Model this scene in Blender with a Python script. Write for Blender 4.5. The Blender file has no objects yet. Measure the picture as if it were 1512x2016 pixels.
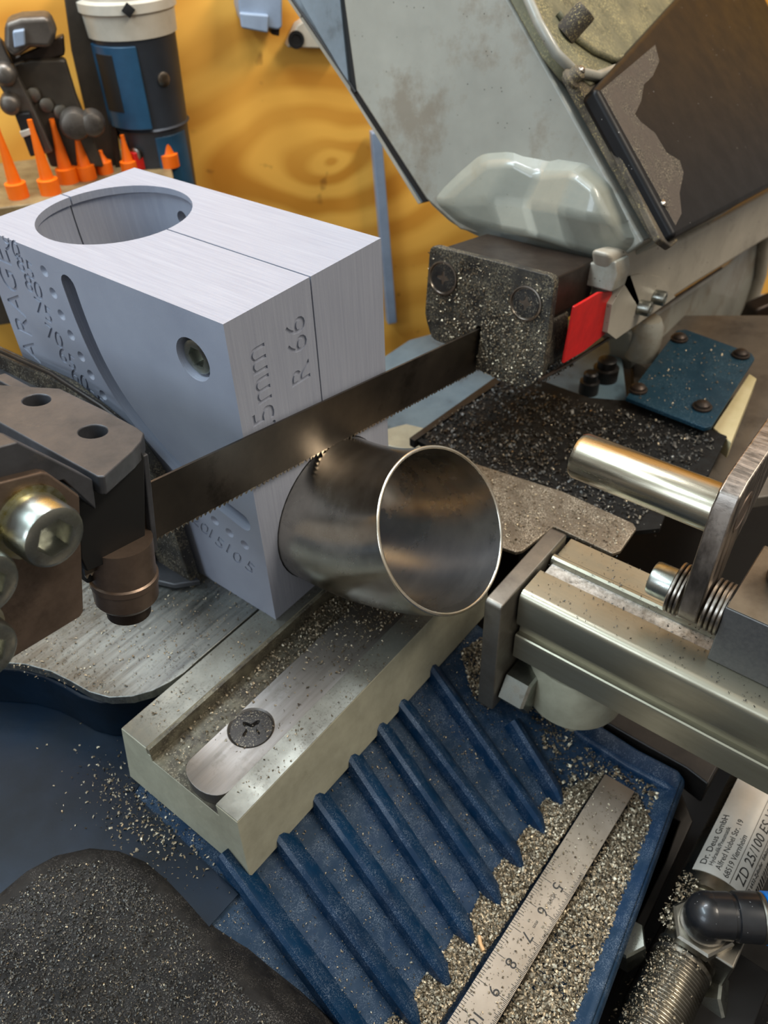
import bpy, bmesh, math, random
import numpy as np
from mathutils import Vector, Matrix
random.seed(4); rng = np.random.default_rng(4)

# ---------------------------------------------------------------- units, camera
# All shapes are written in jig units: origin = top front corner of the grey jig,
# X to the right/back, Y to the left/back, Z up.  1 unit = 25 cm.
S = 0.25
def W(p): return Vector((p[0]*S, p[1]*S, (p[2]+1.05)*S))
CAM = Vector((-0.58184213, -0.72501356, 0.47747403))
CX = Vector((0.61542787, -0.78754237, -0.03202422))
CY = Vector((-0.53306156, -0.3859465, -0.75292142))
CZ = Vector((0.58059788, 0.48043971, -0.6573308))
F = 1603.33
cd = bpy.data.cameras.new('camera'); cam = bpy.data.objects.new('camera', cd)
bpy.context.scene.collection.objects.link(cam); bpy.context.scene.camera = cam
cd.sensor_fit = 'HORIZONTAL'; cd.sensor_width = 36; cd.lens = 36*F/1512
cd.clip_start = 0.005; cd.clip_end = 50
m = Matrix((CX, -CY, -CZ)).transposed().to_4x4(); m.translation = W(CAM); cam.matrix_world = m
cd.dof.use_dof = True; cd.dof.focus_distance = 1.03*S; cd.dof.aperture_fstop = 26

# ---------------------------------------------------------------- world, light
sc = bpy.context.scene
w = bpy.data.worlds.new('workshop_air'); sc.world = w; w.use_nodes = True
nt = w.node_tree; nt.nodes.clear()
o_ = nt.nodes.new('ShaderNodeOutputWorld'); bg = nt.nodes.new('ShaderNodeBackground')
tc = nt.nodes.new('ShaderNodeTexCoord'); sp = nt.nodes.new('ShaderNodeSeparateXYZ'); cr = nt.nodes.new('ShaderNodeValToRGB')
nt.links.new(tc.outputs['Generated'], sp.inputs[0]); nt.links.new(sp.outputs['Z'], cr.inputs[0])
cr.color_ramp.elements[0].position = 0.0; cr.color_ramp.elements[0].color = (.27, .24, .21, 1)
cr.color_ramp.elements[1].position = 0.75; cr.color_ramp.elements[1].color = (.62, .62, .60, 1)
nt.links.new(cr.outputs[0], bg.inputs[0]); bg.inputs[1].default_value = 0.65
nt.links.new(bg.outputs[0], o_.inputs[0])
def area(name, loc, target, size, size_y, power, col):
    l = bpy.data.lights.new(name, 'AREA'); l.shape = 'RECTANGLE'; l.size = size*S; l.size_y = size_y*S
    l.energy = power; l.color = col
    o = bpy.data.objects.new(name, l); sc.collection.objects.link(o)
    o.location = W(loc); d = W(target)-W(loc); o.rotation_euler = d.to_track_quat('-Z', 'Y').to_euler()
    return o
area('ceiling_tube_light', (-1.6, 1.8, 3.4), (0.1, 0.2, 0), 2.8, .7, 6.0, (.70, .88, 1.0))
area('ceiling_tube_light', (1.6, -2.2, 3.0), (0.2, -.2, -.3), 2.4, .5, 5.6, (1.0, .88, .72))
area('workshop_window_light', (-3.6, .3, 1.5), (0, 0, -.1), 1.6, 1.4, 2.2, (.72, .86, 1.0))
area('wall_fill', (.5, .9, 2.2), (.95, 1.25, .0), 1.0, .4, 2.6, (.86, .93, 1.0))  # unseen fill light, added to brighten the plywood wall
vs = sc.view_settings; vs.view_transform = 'Standard'; vs.look = 'None'; vs.gamma = 1; vs.use_curve_mapping = False; vs.exposure = 0.6

# ---------------------------------------------------------------- helpers
def U(px, py, n, dd):
    r = CX*((px-756)/F)+CY*((py-1008)/F)+CZ
    n = Vector(n); return CAM+r*((dd-n.dot(CAM))/n.dot(r))
AX, AY, AZ = Vector((1, 0, 0)), Vector((0, 1, 0)), Vector((0, 0, 1))
a_ = math.radians(9.5)
XP = Vector((math.cos(a_), 0, -math.sin(a_))); ZP = Vector((math.sin(a_), 0, math.cos(a_)))
def A(x, y, z): return XP*x+AY*y+ZP*z
TT = (AY+ZP).normalized(); NN = (ZP-AY).normalized()
def Uz(px, py, z): return U(px, py, AZ, z)
def Uy(px, py, y): return U(px, py, AY, y)
def Ux(px, py, x): return U(px, py, AX, x)
def Ua(px, py, x): return U(px, py, XP, x)
def srgb(h):
    h = h.lstrip('#'); c = [int(h[i:i+2], 16)/255 for i in (0, 2, 4)]
    return tuple((v/12.92 if v <= .04045 else ((v+.055)/1.055)**2.4) for v in c)+(1,)

class N:
    """tiny node helper"""
    def __init__(s, mat):
        mat.use_nodes = True; s.t = mat.node_tree; s.b = s.t.nodes['Principled BSDF']
        s.co = s.t.nodes.new('ShaderNodeTexCoord').outputs['Object']
    def new(s, t, **k):
        n = s.t.nodes.new(t)
        for a, v in k.items(): setattr(n, a, v)
        return n
    def link(s, a, b): s.t.links.new(a, b)
    def mapped(s, sx, sy, sz, rot=(0, 0, 0)):
        mp = s.new('ShaderNodeMapping'); mp.inputs['Scale'].default_value = (sx, sy, sz); mp.inputs['Rotation'].default_value = rot
        s.link(s.co, mp.inputs[0]); return mp.outputs[0]
    def noise(s, scale, detail=4, rough=.6, vec=None, dist=0):
        n = s.new('ShaderNodeTexNoise'); n.inputs['Scale'].default_value = scale; n.inputs['Detail'].default_value = detail
        n.inputs['Roughness'].default_value = rough; n.inputs['Distortion'].default_value = dist
        s.link(vec or s.co, n.inputs['Vector']); return n.outputs['Fac']
    def ramp(s, fac, stops):
        r = s.new('ShaderNodeValToRGB'); e = r.color_ramp.elements
        while len(e) < len(stops): e.new(.5)
        for i, (p, c) in enumerate(stops):
            e[i].position = p; e[i].color = c if not isinstance(c, (int, float)) else (c, c, c, 1)
        s.link(fac, r.inputs[0]); return r.outputs[0]
    def mix(s, fac, a, b):
        x = s.new('ShaderNodeMix', data_type='RGBA')
        for i, v in ((0, fac), (6, a), (7, b)):
            if hasattr(v, 'links'): s.link(v, x.inputs[i])
            else: x.inputs[i].default_value = v
        return x.outputs[2]
    def bump(s, h, strength, dist=.0003, prev=None):
        b = s.new('ShaderNodeBump'); b.inputs['Strength'].default_value = strength; b.inputs['Distance'].default_value = dist
        s.link(h, b.inputs['Height'])
        if prev: s.link(prev, b.inputs['Normal'])
        s.link(b.outputs[0], s.b.inputs['Normal']); return b.outputs[0]
    def math(s, op, a, b=0.):
        x = s.new('ShaderNodeMath', operation=op)
        for i, v in ((0, a), (1, b)):
            if hasattr(v, 'links'): s.link(v, x.inputs[i])
            else: x.inputs[i].default_value = v
        return x.outputs[0]

def material(name, col, col2=None, metal=0., rough=.5, rough2=None, scale=40, brushed=None, speck=None, dust=None,
             bump=0., bscale=300, coat=0., contrast=(.35, .65), dark=None):
    mt = bpy.data.materials.new(name); n = N(mt); c = srgb(col)
    n.b.inputs['Metallic'].default_value = metal; n.b.inputs['Roughness'].default_value = rough
    n.b.inputs['Coat Weight'].default_value = coat
    out = None
    if col2:
        vec = n.mapped(*brushed) if brushed else None
        f = n.noise(scale, 6, .65, vec)
        f = n.ramp(f, [(contrast[0], 0.), (contrast[1], 1.)])
        out = n.mix(f, c, srgb(col2))
        if rough2 is not None:
            mr = n.new('ShaderNodeMapRange'); n.link(f, mr.inputs[0]); mr.inputs[3].default_value = rough; mr.inputs[4].default_value = rough2
            n.link(mr.outputs[0], n.b.inputs['Roughness'])
    if dark:   # grime patches (colour, scale, threshold)
        f = n.ramp(n.noise(dark[1], 7, .7), [(dark[2], 0.), (dark[2]+.12, 1.)])
        f = n.math('MULTIPLY', f, dark[3] if len(dark) > 3 else .8)
        out = n.mix(f, out or c, srgb(dark[0]))
    if dust:   # (colour, scale, threshold, amount) fine metal dust
        f = n.ramp(n.noise(dust[1], 3, .75), [(dust[2], 0.), (dust[2]+.06, 1.)])
        big = n.ramp(n.noise(dust[1]*.06, 3, .6), [(.38, 0.), (.62, 1.)])
        f = n.math('MULTIPLY', n.math('MULTIPLY', f, big), dust[3])
        out = n.mix(f, out or c, srgb(dust[0]))
    if speck:
        v = n.new('ShaderNodeTexVoronoi'); v.inputs['Scale'].default_value = speck[1]; n.link(n.co, v.inputs['Vector'])
        f = n.ramp(v.outputs['Distance'], [(speck[2], 1.), (speck[2]+.05, 0.)])
        k = n.new('ShaderNodeSeparateColor'); n.link(v.outputs['Color'], k.inputs[0])
        g = n.ramp(k.outputs[0], [(speck[3], 0.), (speck[3]+.02, 1.)])
        out = n.mix(n.math('MULTIPLY', f, g), out or c, srgb(speck[0]))
    if out is not None: n.link(out, n.b.inputs['Base Color'])
    else: n.b.inputs['Base Color'].default_value = c
    if bump:
        vec = n.mapped(*brushed) if brushed else None
        n.bump(n.noise(scale*2 if brushed else bscale, 4, .6, vec), bump)
    mt.diffuse_color = c
    return mt

# printed plastic: layers run across X (so lines run along Y on top and Z on the front)
def plastic(name, c1, c2):
    mt = bpy.data.materials.new(name); n = N(mt)
    lines = n.noise(1, 2, .5, n.mapped(2600, 14, 14))
    fine = n.noise(1, 3, .6, n.mapped(900, 30, 30))
    col = n.mix(n.ramp(fine, [(.3, 0.), (.7, 1.)]), srgb(c1), srgb(c2))
    n.link(col, n.b.inputs['Base Color'])
    n.b.inputs['Roughness'].default_value = .42; n.b.inputs['Specular IOR Level'].default_value = .45
    b1 = n.bump(lines, .35, .0002)
    gr = n.noise(1100, 4, .7)
    n.bump(gr, .22, .0003, b1)
    mt.diffuse_color = srgb(c1); return mt

M = {}
M['jig'] = plastic('grey_printed_plastic', '#858a98', '#9196a3')
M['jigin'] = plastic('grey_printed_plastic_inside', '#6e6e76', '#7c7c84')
M['tube'] = material('drawn_stainless', '#a29d94', '#cfcac0', 1., .2, .34, scale=9, brushed=(1, 3, 3), bump=.03)
M['tubecut'] = material('polished_rim', '#d8c9ac', '#efe9dc', 1., .2, scale=40)
M['blade'] = material('blade_steel', '#56504a', '#756b60', 1., .32, .42, scale=14, dark=('#2a2622', 40, .56, .5))
M['blade_back'] = material('blade_teeth_steel', '#8a8176', '#b8ab98', 1., .3, scale=200)
M['tablesteel'] = material('ground_table_steel', '#5f6160', '#82847f', .85, .36, .52, scale=1.6, brushed=(18, 240, 20, (0, 0, .45)), bump=.12,
                           dark=('#56544c', 35, .52, .6), dust=('#3f3c36', 700, .56, .7))
M['land'] = material('ground_bar_steel', '#83847c', '#6c6c65', .75, .36, .5, scale=60, dust=('#55504a', 900, .55, .8), bump=.08)
M['strip'] = material('clamp_strip_steel', '#85827e', '#74706b', .9, .34, .42, scale=2.2, brushed=(10, 130, 10), bump=.05, dark=('#58544c', 40, .56, .6))
M['creampaint'] = material('cream_green_paint', '#9b9986', '#8a8876', 0, .38, .5, scale=90, bump=.3, bscale=260, dark=('#75735c', 70, .62, .5), coat=.25)
M['groove'] = material('dirty_groove', '#6a6656', '#3c3730', .3, .6, scale=160, bump=.5, bscale=500, dust=('#a89f8a', 1200, .55, .7))
M['blue'] = material('blue_machine_paint', '#032a47', '#021f38', 0, .40, .6, scale=30, bump=.25, bscale=260, coat=.12,
                     dust=('#6b7888', 2400, .54, .75))
M['bluedust'] = material('blue_paint_dusty', '#1a3045', '#0c263c', .0, .55, .75, scale=34, bump=.3, bscale=500,
                     dust=('#6a7684', 2600, .52, .6), dark=('#0a2844', 26, .5, .8))
M['blueshade'] = material('blue_paint_shaded', '#011425', '#010c17', 0, .38, .5, scale=30, bump=.2, bscale=260)  # base blue darkened, shadow at the left is put into the colour
M['coverblue'] = material('dusty_cover_plate_blue', '#12303f', '#1b3846', .2, .4, .55, scale=50, bump=.15, dust=('#5a6f7a', 1300, .55, .6))
M['bluegrey'] = material('pale_blue_grey_paint', '#5c6f78', '#465a66', 0, .45, scale=40, dark=('#3a4042', 40, .54, .7), bump=.1)
M['greypaint'] = material('grey_cast_paint', '#84837a', '#8f8e84', 0, .36, .48, scale=22, coat=.2, bump=.35, bscale=170,
                          dark=('#73695a', 24, .50, .75), speck=('#3c3830', 420, .10, .86))
M['greypaint2'] = material('grey_cast_paint_glossy', '#8a8b80', '#7f8177', 0, .30, .4, scale=30, coat=.4, bump=.45, bscale=170,
                           dark=('#7d7866', 40, .6, .5), speck=('#4a453a', 600, .08, .9))
M['doorpaint'] = material('blue_grey_door_paint', '#6d7880', '#5e676d', 0, .4, .5, scale=50, dark=('#474d50', 50, .56, .6))
M['greendust'] = material('green_grey_dusty_paint', '#6e6c56', '#55533f', 0, .5, .7, scale=60, bump=.3, dust=('#a69c70', 900, .52, .8), dark=('#3a3628', 30, .55, .7))
M['grime'] = material('brown_grime', '#5a5040', '#2d2720', 0, .65, .85, scale=60, bump=.6, bscale=500, dust=('#b7a56e', 1300, .56, .8))
M['dustfilm'] = material('brown_dust_film', '#463d35', '#332c26', 0, .7, .85, scale=90, bump=.4, bscale=600, dust=('#a59a80', 1500, .55, .7))
M['dirtblack'] = material('dusty_black_cover', '#0f0e0f', '#0a090a', 0, .42, .5, scale=60, coat=.0, speck=('#8d8a86', 300, .06, .9), bump=.06)
M['whitepaint'] = material('warm_white_cast_paint', '#a39c8e', '#8d877a', 0, .45, scale=18, bump=.15, bscale=120, dark=('#6d675a', 30, .58, .6), speck=('#3d382e', 260, .12, .85))
M['black'] = material('black_oxide_steel', '#1b1918', '#2a2623', .5, .34, .5, scale=60, bump=.18, bscale=350)
M['blackdusty'] = material('black_oxide_with_dust', '#1e1c1a', '#33302b', .3, .5, .7, scale=150, bump=.5, bscale=450,
                           dust=('#7d745f', 1300, .50, .8), speck=('#c8c4b8', 1100, .12, .8))
M['brownsteel'] = material('brown_black_steel', '#3d322a', '#2a221c', .6, .38, .5, scale=60, bump=.12)
M['castblack'] = material('worn_black_cast', '#45464a', '#292a2d', .15, .34, .55, scale=45, bump=.25, bscale=300, dark=('#5d5750', 60, .62, .6))
M['blockbrown'] = material('oiled_brown_steel', '#7d6c5f', '#574a40', .7, .34, .5, scale=40, bump=.12, dark=('#2d2420', 30, .56, .6))
M['cavity'] = material('black_rubber', '#050505', None, 0, .6)
M['zinc'] = material('zinc_plated_screw', '#b4b6ae', '#8d8f86', 1., .25, .4, scale=160, dark=('#6d6650', 120, .6, .6))
M['zincy'] = material('yellow_passivated_zinc', '#a89c62', '#b9b8a8', 1., .25, .4, scale=250)
M['screwblack'] = material('black_countersunk_screw', '#2b2a2a', '#3c3a38', .6, .4, .5, scale=200, dust=('#9a9280', 1500, .56, .8))
M['rod'] = material('polished_stop_rod', '#9c9480', '#b9b2a0', 1., .22, .32, scale=3, brushed=(90, 6, 90), bump=.05)
M['lever'] = material('brushed_lever_steel', '#7b736b', '#a79c92', 1., .3, .5, scale=3, brushed=(180, 40, 8), bump=.2, dark=('#2a2623', 40, .55, .7))
M['leverface'] = material('worn_lever_face', '#9a8a80', '#7a6c62', .9, .35, .5, scale=50, dark=('#4a3c34', 45, .56, .6), bump=.1)
M['washer'] = material('steel_washer', '#7d756c', '#a39b90', 1., .3, scale=100)
M['alu'] = material('anodised_profile', '#a39d8a', '#8f8a78', .8, .3, .42, scale=3, brushed=(30, 5, 30), bump=.04, dark=('#6f6a5a', 60, .62, .5))
M['alupl'] = material('end_plate_steel', '#8f8a80', '#6e675e', .85, .38, .5, scale=50, dark=('#3c3732', 40, .58, .6), bump=.1)
M['blockgrey'] = material('grey_anodised_block', '#5f5f60', '#6b6a69', .6, .42, .5, scale=600, bump=.1, bscale=1200)
M['blocktop'] = material('oily_block_top', '#7c7060', '#5c5142', .6, .4, .55, scale=50, bump=.15, dark=('#3e342a', 35, .55, .7))
M['whitechips'] = material('packed_bright_chips', '#c9c6c0', '#8c877e', .5, .5, scale=400, bump=.9, bscale=700, dark=('#2a2824', 180, .6, .9))
M['chute'] = material('black_chute', '#0d0c0b', '#1a1917', .2, .55, .8, scale=200, bump=.5, bscale=500, speck=('#77746c', 520, .14, .7))
M['brownplate'] = material('dusty_brown_plate', '#7a6e5e', '#5c5143', .6, .45, .6, scale=40, bump=.3, bscale=700, dust=('#c8bda8', 1600, .52, .8))
M['darkvoid'] = material('dark_rubber_bench', '#100f0f', '#1b1917', 0, .55, .8, scale=50, bump=.3, bscale=300, speck=('#a9a49c', 260, .07, .92))
M['pad'] = material('dusty_dark_cast', '#1b1a1a', '#2a2826', .15, .55, .8, scale=80, bump=.5, bscale=700,
                    dust=('#6a6662', 2200, .55, .7), dark=('#111010', 16, .46, .85))
M['ruler'] = material('steel_rule', '#8b7f70', '#9d9284', .9, .36, .46, scale=30, bump=.04)
M['ink'] = material('black_etching', '#1c1916', None, 0, .6)
M['red'] = material('red_plastic', '#c4140f', '#a90f0c', 0, .4, .5, scale=90, bump=.15)
M['yellow'] = material('yellow_paint', '#c88a06', '#b57c08', 0, .5, scale=30)
M['orange'] = material('orange_plastic', '#e86a08', '#dd5f05', 0, .4, scale=40)
M['shelfwood'] = material('stained_shelf_board', '#8f7a54', '#6b5536', 0, .5, scale=60)
M['bedgrey'] = material('brown_grey_machine_bed', '#5b5349', '#463f38', .2, .5, scale=40, dark=('#2a2622', 30, .55, .7))
M['cream'] = material('cream_plastic', '#bcae88', '#a89a70', 0, .45, scale=40)
M['toolblue'] = material('tool_blue_plastic', '#1f4b68', '#183c55', 0, .4, scale=40)
M['toolgrey'] = material('tool_dark_grey', '#2e3239', '#25292f', 0, .45, scale=40)
M['white'] = material('white_plastic', '#bfb7a8', '#aca494', 0, .4, scale=40)
M['greyplastic'] = material('blue_grey_plastic', '#8d9bae', '#7d8a9c', 0, .4, scale=40)
M['clampsteel'] = material('worn_clamp_steel', '#7b746c', '#5a534c', .8, .35, .5, scale=40, dark=('#3a332c', 30, .55, .7))
M['clampdark'] = material('dark_clamp_bar', '#4a4238', '#3a342c', .5, .5, scale=40)
M['label'] = material('printed_label', '#b8b2a8', '#a8a196', .1, .4, scale=40, dark=('#7e766a', 50, .6, .6))
M['cyl'] = material('pneumatic_cylinder_steel', '#8c8374', '#b0a894', 1., .25, .36, scale=30, dark=('#3c352b', 60, .58, .6))
M['nickel'] = material('nickel_plated_brass', '#9c978c', '#79746a', 1., .3, .42, scale=60, dark=('#3b3326', 60, .58, .7))
M['fitting'] = material('black_push_fitting', '#141416', '#1d1d1f', 0, .3, .42, scale=80, coat=.2, speck=('#9c9a98', 900, .09, .86))
M['ringblue'] = material('blue_release_ring', '#1273c8', None, 0, .4)
M['chip'] = material('steel_chips', '#a89c86', '#6f6554', .85, .36, .55, scale=900)
M['chipdark'] = material('dark_steel_chips', '#55534f', '#34332f', .6, .4, .5, scale=900)
M['woodchip'] = material('wood_splinter', '#c9a070', None, 0, .7)

for k_ in ('blue', 'bluedust', 'blueshade', 'coverblue', 'dirtblack', 'chute', 'darkvoid', 'pad'): M[k_].node_tree.nodes['Principled BSDF'].inputs['Specular IOR Level'].default_value = .22
def plywood():
    mt = bpy.data.materials.new('knotty_plywood'); n = N(mt)
    # growth rings around one knot: distance field stretched along the grain, warped by noise
    mp = n.new('ShaderNodeMapping'); n.link(n.co, mp.inputs[0])
    mp.inputs['Location'].default_value = (0, 0, 0)
    warp = n.new('ShaderNodeTexNoise'); warp.inputs['Scale'].default_value = 9; warp.inputs['Detail'].default_value = 2
    n.link(n.co, warp.inputs['Vector'])
    sub = n.new('ShaderNodeVectorMath', operation='SUBTRACT'); n.link(warp.outputs['Color'], sub.inputs[0]); sub.inputs[1].default_value = (.5, .5, .5)
    scl = n.new('ShaderNodeVectorMath', operation='SCALE'); n.link(sub.outputs[0], scl.inputs[0]); scl.inputs['Scale'].default_value = .045
    add = n.new('ShaderNodeVectorMath', operation='ADD'); n.link(mp.outputs[0], add.inputs[0]); n.link(scl.outputs[0], add.inputs[1])
    mp2 = n.new('ShaderNodeMapping'); n.link(add.outputs[0], mp2.inputs[0]); mp2.inputs['Rotation'].default_value = (0, math.radians(32), 0)
    mp2.inputs['Scale'].default_value = (.52, .0, 1.04)
    ln = n.new('ShaderNodeVectorMath', operation='LENGTH'); n.link(mp2.outputs[0], ln.inputs[0])
    pw = n.math('POWER', ln.outputs['Value'], .6)
    sn = n.math('SINE', n.math('MULTIPLY', pw, 112.), 0)
    f = n.ramp(n.math('ADD', n.math('MULTIPLY', sn, .5), .5), [(.15, 0.), (.85, 1.)])
    big = n.ramp(n.noise(9, 2, .5), [(.4, 0.), (.6, 1.)])
    f2 = n.math('MULTIPLY', f, n.math('ADD', n.math('MULTIPLY', big, .55), .45))
    col = n.mix(f2, srgb('#f5b74f'), srgb('#cf8a2c'))
    kn = n.ramp(n.noise(60, 2, .5), [(.70, 0.), (.78, 1.)])
    col = n.mix(n.math('MULTIPLY', kn, .6), col, srgb('#7a4a1a'))
    n.link(col, n.b.inputs['Base Color']); n.b.inputs['Roughness'].default_value = .5
    mt.diffuse_color = srgb('#dc9c3c'); return mt
M['ply'] = plywood()

# --- object building
col = sc.collection
ROOT = {}
def empty(name, label, cat, at, group=None):
    o = bpy.data.objects.new(name, None); col.objects.link(o); o.location = W(at); o.empty_display_size = .01
    o['label'] = label; o['category'] = cat
    if group: o['group'] = group
    ROOT[o.name] = W(at); return o
def world_loc(o):
    v = Vector((0, 0, 0))
    while o is not None: v = v+o.location; o = o.parent
    return v
def obj(name, bm, mt, parent=None, bevel=0., seg=2, label=None, cat=None, group=None, kind=None, smooth=35, raw=False, at=None):
    bmesh.ops.recalc_face_normals(bm, faces=bm.faces) if not raw else None
    if parent is None:
        if at is None:
            xs = [v.co for v in bm.verts]
            at = (sum(v.x for v in xs)/len(xs), sum(v.y for v in xs)/len(xs), min(v.z for v in xs))
        org = W(at)
    else: org = world_loc(parent)
    for v in bm.verts: v.co = W(v.co)-org
    sa = math.radians(smooth)
    for f in bm.faces: f.smooth = True
    for e in bm.edges:
        if len(e.link_faces) == 2: e.smooth = e.calc_face_angle(0) < sa
    me = bpy.data.meshes.new(name); bm.to_mesh(me); bm.free()
    me.materials.append(mt if not isinstance(mt, str) else M[mt])
    o = bpy.data.objects.new(name, me); col.objects.link(o)
    if parent is None: o.location = org
    else: o.parent = parent
    if bevel:
        b = o.modifiers.new('bevel', 'BEVEL'); b.width = bevel*S; b.segments = seg; b.limit_method = 'ANGLE'; b.angle_limit = math.radians(35); b.harden_normals = True
    if label: o['label'] = label
    if cat: o['category'] = cat
    if group: o['group'] = group
    if kind: o['kind'] = kind
    return o
def BM(): return bmesh.new()
def prism(bm, pts, vec):
    """polygon pts extruded by vec"""
    pts = [Vector(p) for p in pts]; vec = Vector(vec)
    a = [bm.verts.new(p) for p in pts]; b = [bm.verts.new(p+vec) for p in pts]
    bm.faces.new(a); bm.faces.new(b[::-1]); n = len(a)
    for i in range(n): bm.faces.new((a[i], b[i], b[(i+1) % n], a[(i+1) % n]))
    return bm
def box(bm, lo, hi, fr=None):
    c = [(x, y, z) for x in (lo[0], hi[0]) for y in (lo[1], hi[1]) for z in (lo[2], hi[2])]
    f = fr or (lambda x, y, z: Vector((x, y, z)))
    v = [bm.verts.new(f(*p)) for p in c]
    for q in ((0, 1, 3, 2), (4, 6, 7, 5), (0, 4, 5, 1), (2, 3, 7, 6), (0, 2, 6, 4), (1, 5, 7, 3)): bm.faces.new([v[i] for i in q])
    return bm
def frame_of(ax):
    ax = Vector(ax).normalized(); t = Vector((0, 0, 1)) if abs(ax.z) < .9 else Vector((1, 0, 0))
    u = ax.cross(t).normalized(); return ax, u, ax.cross(u)
def loft(bm, c, ax, rings, n=28, cap0=True, cap1=True, phase=0.):
    """rings: list of (height, radius or function(angle))"""
    ax, u, v = frame_of(ax); c = Vector(c); R = []
    for h, r in rings:
        rr = []
        for i in range(n):
            t = 2*math.pi*i/n+phase; q = r(t-phase) if callable(r) else r
            rr.append(bm.verts.new(c+ax*h+(u*math.cos(t)+v*math.sin(t))*q))
        R.append(rr)
    for a, b in zip(R, R[1:]):
        for i in range(n): bm.faces.new((a[i], a[(i+1) % n], b[(i+1) % n], b[i]))
    if cap0: bm.faces.new(R[0][::-1])
    if cap1: bm.faces.new(R[-1])
    return bm
def poly_r(k, r):
    def f(t):
        s = 2*math.pi/k; t = (t % s)-s/2; return r*math.cos(s/2)/math.cos(t)
    return f
def cross_r(r):
    def f(t):
        q = abs(math.cos(2*t)); return r*(.46+.54*q**4)
    return f
def cyl(bm, p0, p1, r, n=28, ch=0.):
    p0 = Vector(p0); p1 = Vector(p1); L = (p1-p0).length
    rings = [(0, r-ch), (ch, r), (L-ch, r), (L, r-ch)] if ch else [(0, r), (L, r)]
    return loft(bm, p0, p1-p0, rings, n)
def sweep(bm, pts, r, n=10):
    pts = [Vector(p) for p in pts]; prev = None; R = []
    for i, p in enumerate(pts):
        t = (pts[min(i+1, len(pts)-1)]-pts[max(i-1, 0)]).normalized()
        u = prev-t*prev.dot(t) if prev else frame_of(t)[1]
        u.normalize(); prev = u; v = t.cross(u)
        R.append([bm.verts.new(p+(u*math.cos(2*math.pi*k/n)+v*math.sin(2*math.pi*k/n))*r) for k in range(n)])
    for a, b in zip(R, R[1:]):
        for i in range(n): bm.faces.new((a[i], a[(i+1) % n], b[(i+1) % n], b[i]))
    bm.faces.new(R[0][::-1]); bm.faces.new(R[-1]); return bm
def socket_screw(parent, c, ax, r, h, mt='zinc', name='cap_screw', dome=0, label=None, inner='cavity'):
    """cylinder head with a real hexagon socket; c = seat centre, ax points out of the head"""
    bm = BM(); k = .58*r
    loft(bm, c, ax, [(0, r), (h*.86, r), (h*.97, r*.95), (h, r*.86), (h, poly_r(6, k*1.05)), (h*.9, poly_r(6, k)), (h*.42, poly_r(6, k))], 30)
    return obj(name, bm, mt, parent, label=label, smooth=28)
def cross_screw(parent, c, ax, r, h, mt='screwblack', name='countersunk_screw', label=None):
    bm = BM()
    loft(bm, c, ax, [(-h, r*.6), (0, r), (h*.25, r*.97), (h*.3, r*.9), (h*.32, cross_r(r*.55)), (-h*.7, cross_r(r*.42))], 40)
    return obj(name, bm, mt, parent, label=label, smooth=28)
def hex_bolt(parent, c, ax, r, h, mt='zinc', name='hex_bolt', label=None):
    bm = BM()
    loft(bm, c, ax, [(0, poly_r(6, r)), (h*.9, poly_r(6, r)), (h, poly_r(6, r*.92)), (h, r*.8)], 30)
    return obj(name, bm, mt, parent, label=label, smooth=20)
FONT = {}
def text_bm(bm, s, size, o, ux, uy, depth=.002, mapf=None, spacing=1., align='CENTER'):
    """letters as thin solids; o = centre, ux reading direction, uy letter-up direction"""
    cu = bpy.data.curves.new('t', 'FONT'); cu.body = s; cu.size = size; cu.align_x = align; cu.align_y = 'CENTER'; cu.extrude = depth/2; cu.resolution_u = 3
    cu.space_character = spacing
    ob = bpy.data.objects.new('t', cu); col.objects.link(ob)
    dg = bpy.context.evaluated_depsgraph_get(); me = bpy.data.meshes.new_from_object(ob.evaluated_get(dg))
    o = Vector(o); ux = Vector(ux).normalized(); uy = Vector(uy); uy = (uy-ux*uy.dot(ux)).normalized(); uz = ux.cross(uy)
    b2 = BM(); b2.from_mesh(me)
    bmesh.ops.remove_doubles(b2, verts=b2.verts, dist=1e-6)
    for v in b2.verts:
        x, y, z = v.co; v.co = mapf(x, y, z) if mapf else o+ux*x+uy*y+uz*z
    t = bpy.data.meshes.new('t'); b2.to_mesh(t); b2.free(); bm.from_mesh(t)
    bpy.data.objects.remove(ob); bpy.data.meshes.remove(me); bpy.data.meshes.remove(t); bpy.data.curves.remove(cu)
    return bm
def tmp(bm, name='tmp'):
    bmesh.ops.recalc_face_normals(bm, faces=bm.faces)
    me = bpy.data.meshes.new(name); bm.to_mesh(me); bm.free(); o = bpy.data.objects.new(name, me); col.objects.link(o); return o
def carve(bm, cutters):
    base = tmp(bm); cs = [tmp(c) for c in cutters]
    for c in cs:
        md = base.modifiers.new('b', 'BOOLEAN'); md.operation = 'DIFFERENCE'; md.object = c; md.solver = 'EXACT'
    dg = bpy.context.evaluated_depsgraph_get(); dg.update()
    me = bpy.data.meshes.new_from_object(base.evaluated_get(dg)); out = BM(); out.from_mesh(me)
    for o in [base]+cs:
        d = o.data; bpy.data.objects.remove(o); bpy.data.meshes.remove(d)
    bpy.data.meshes.remove(me); return out
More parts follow.
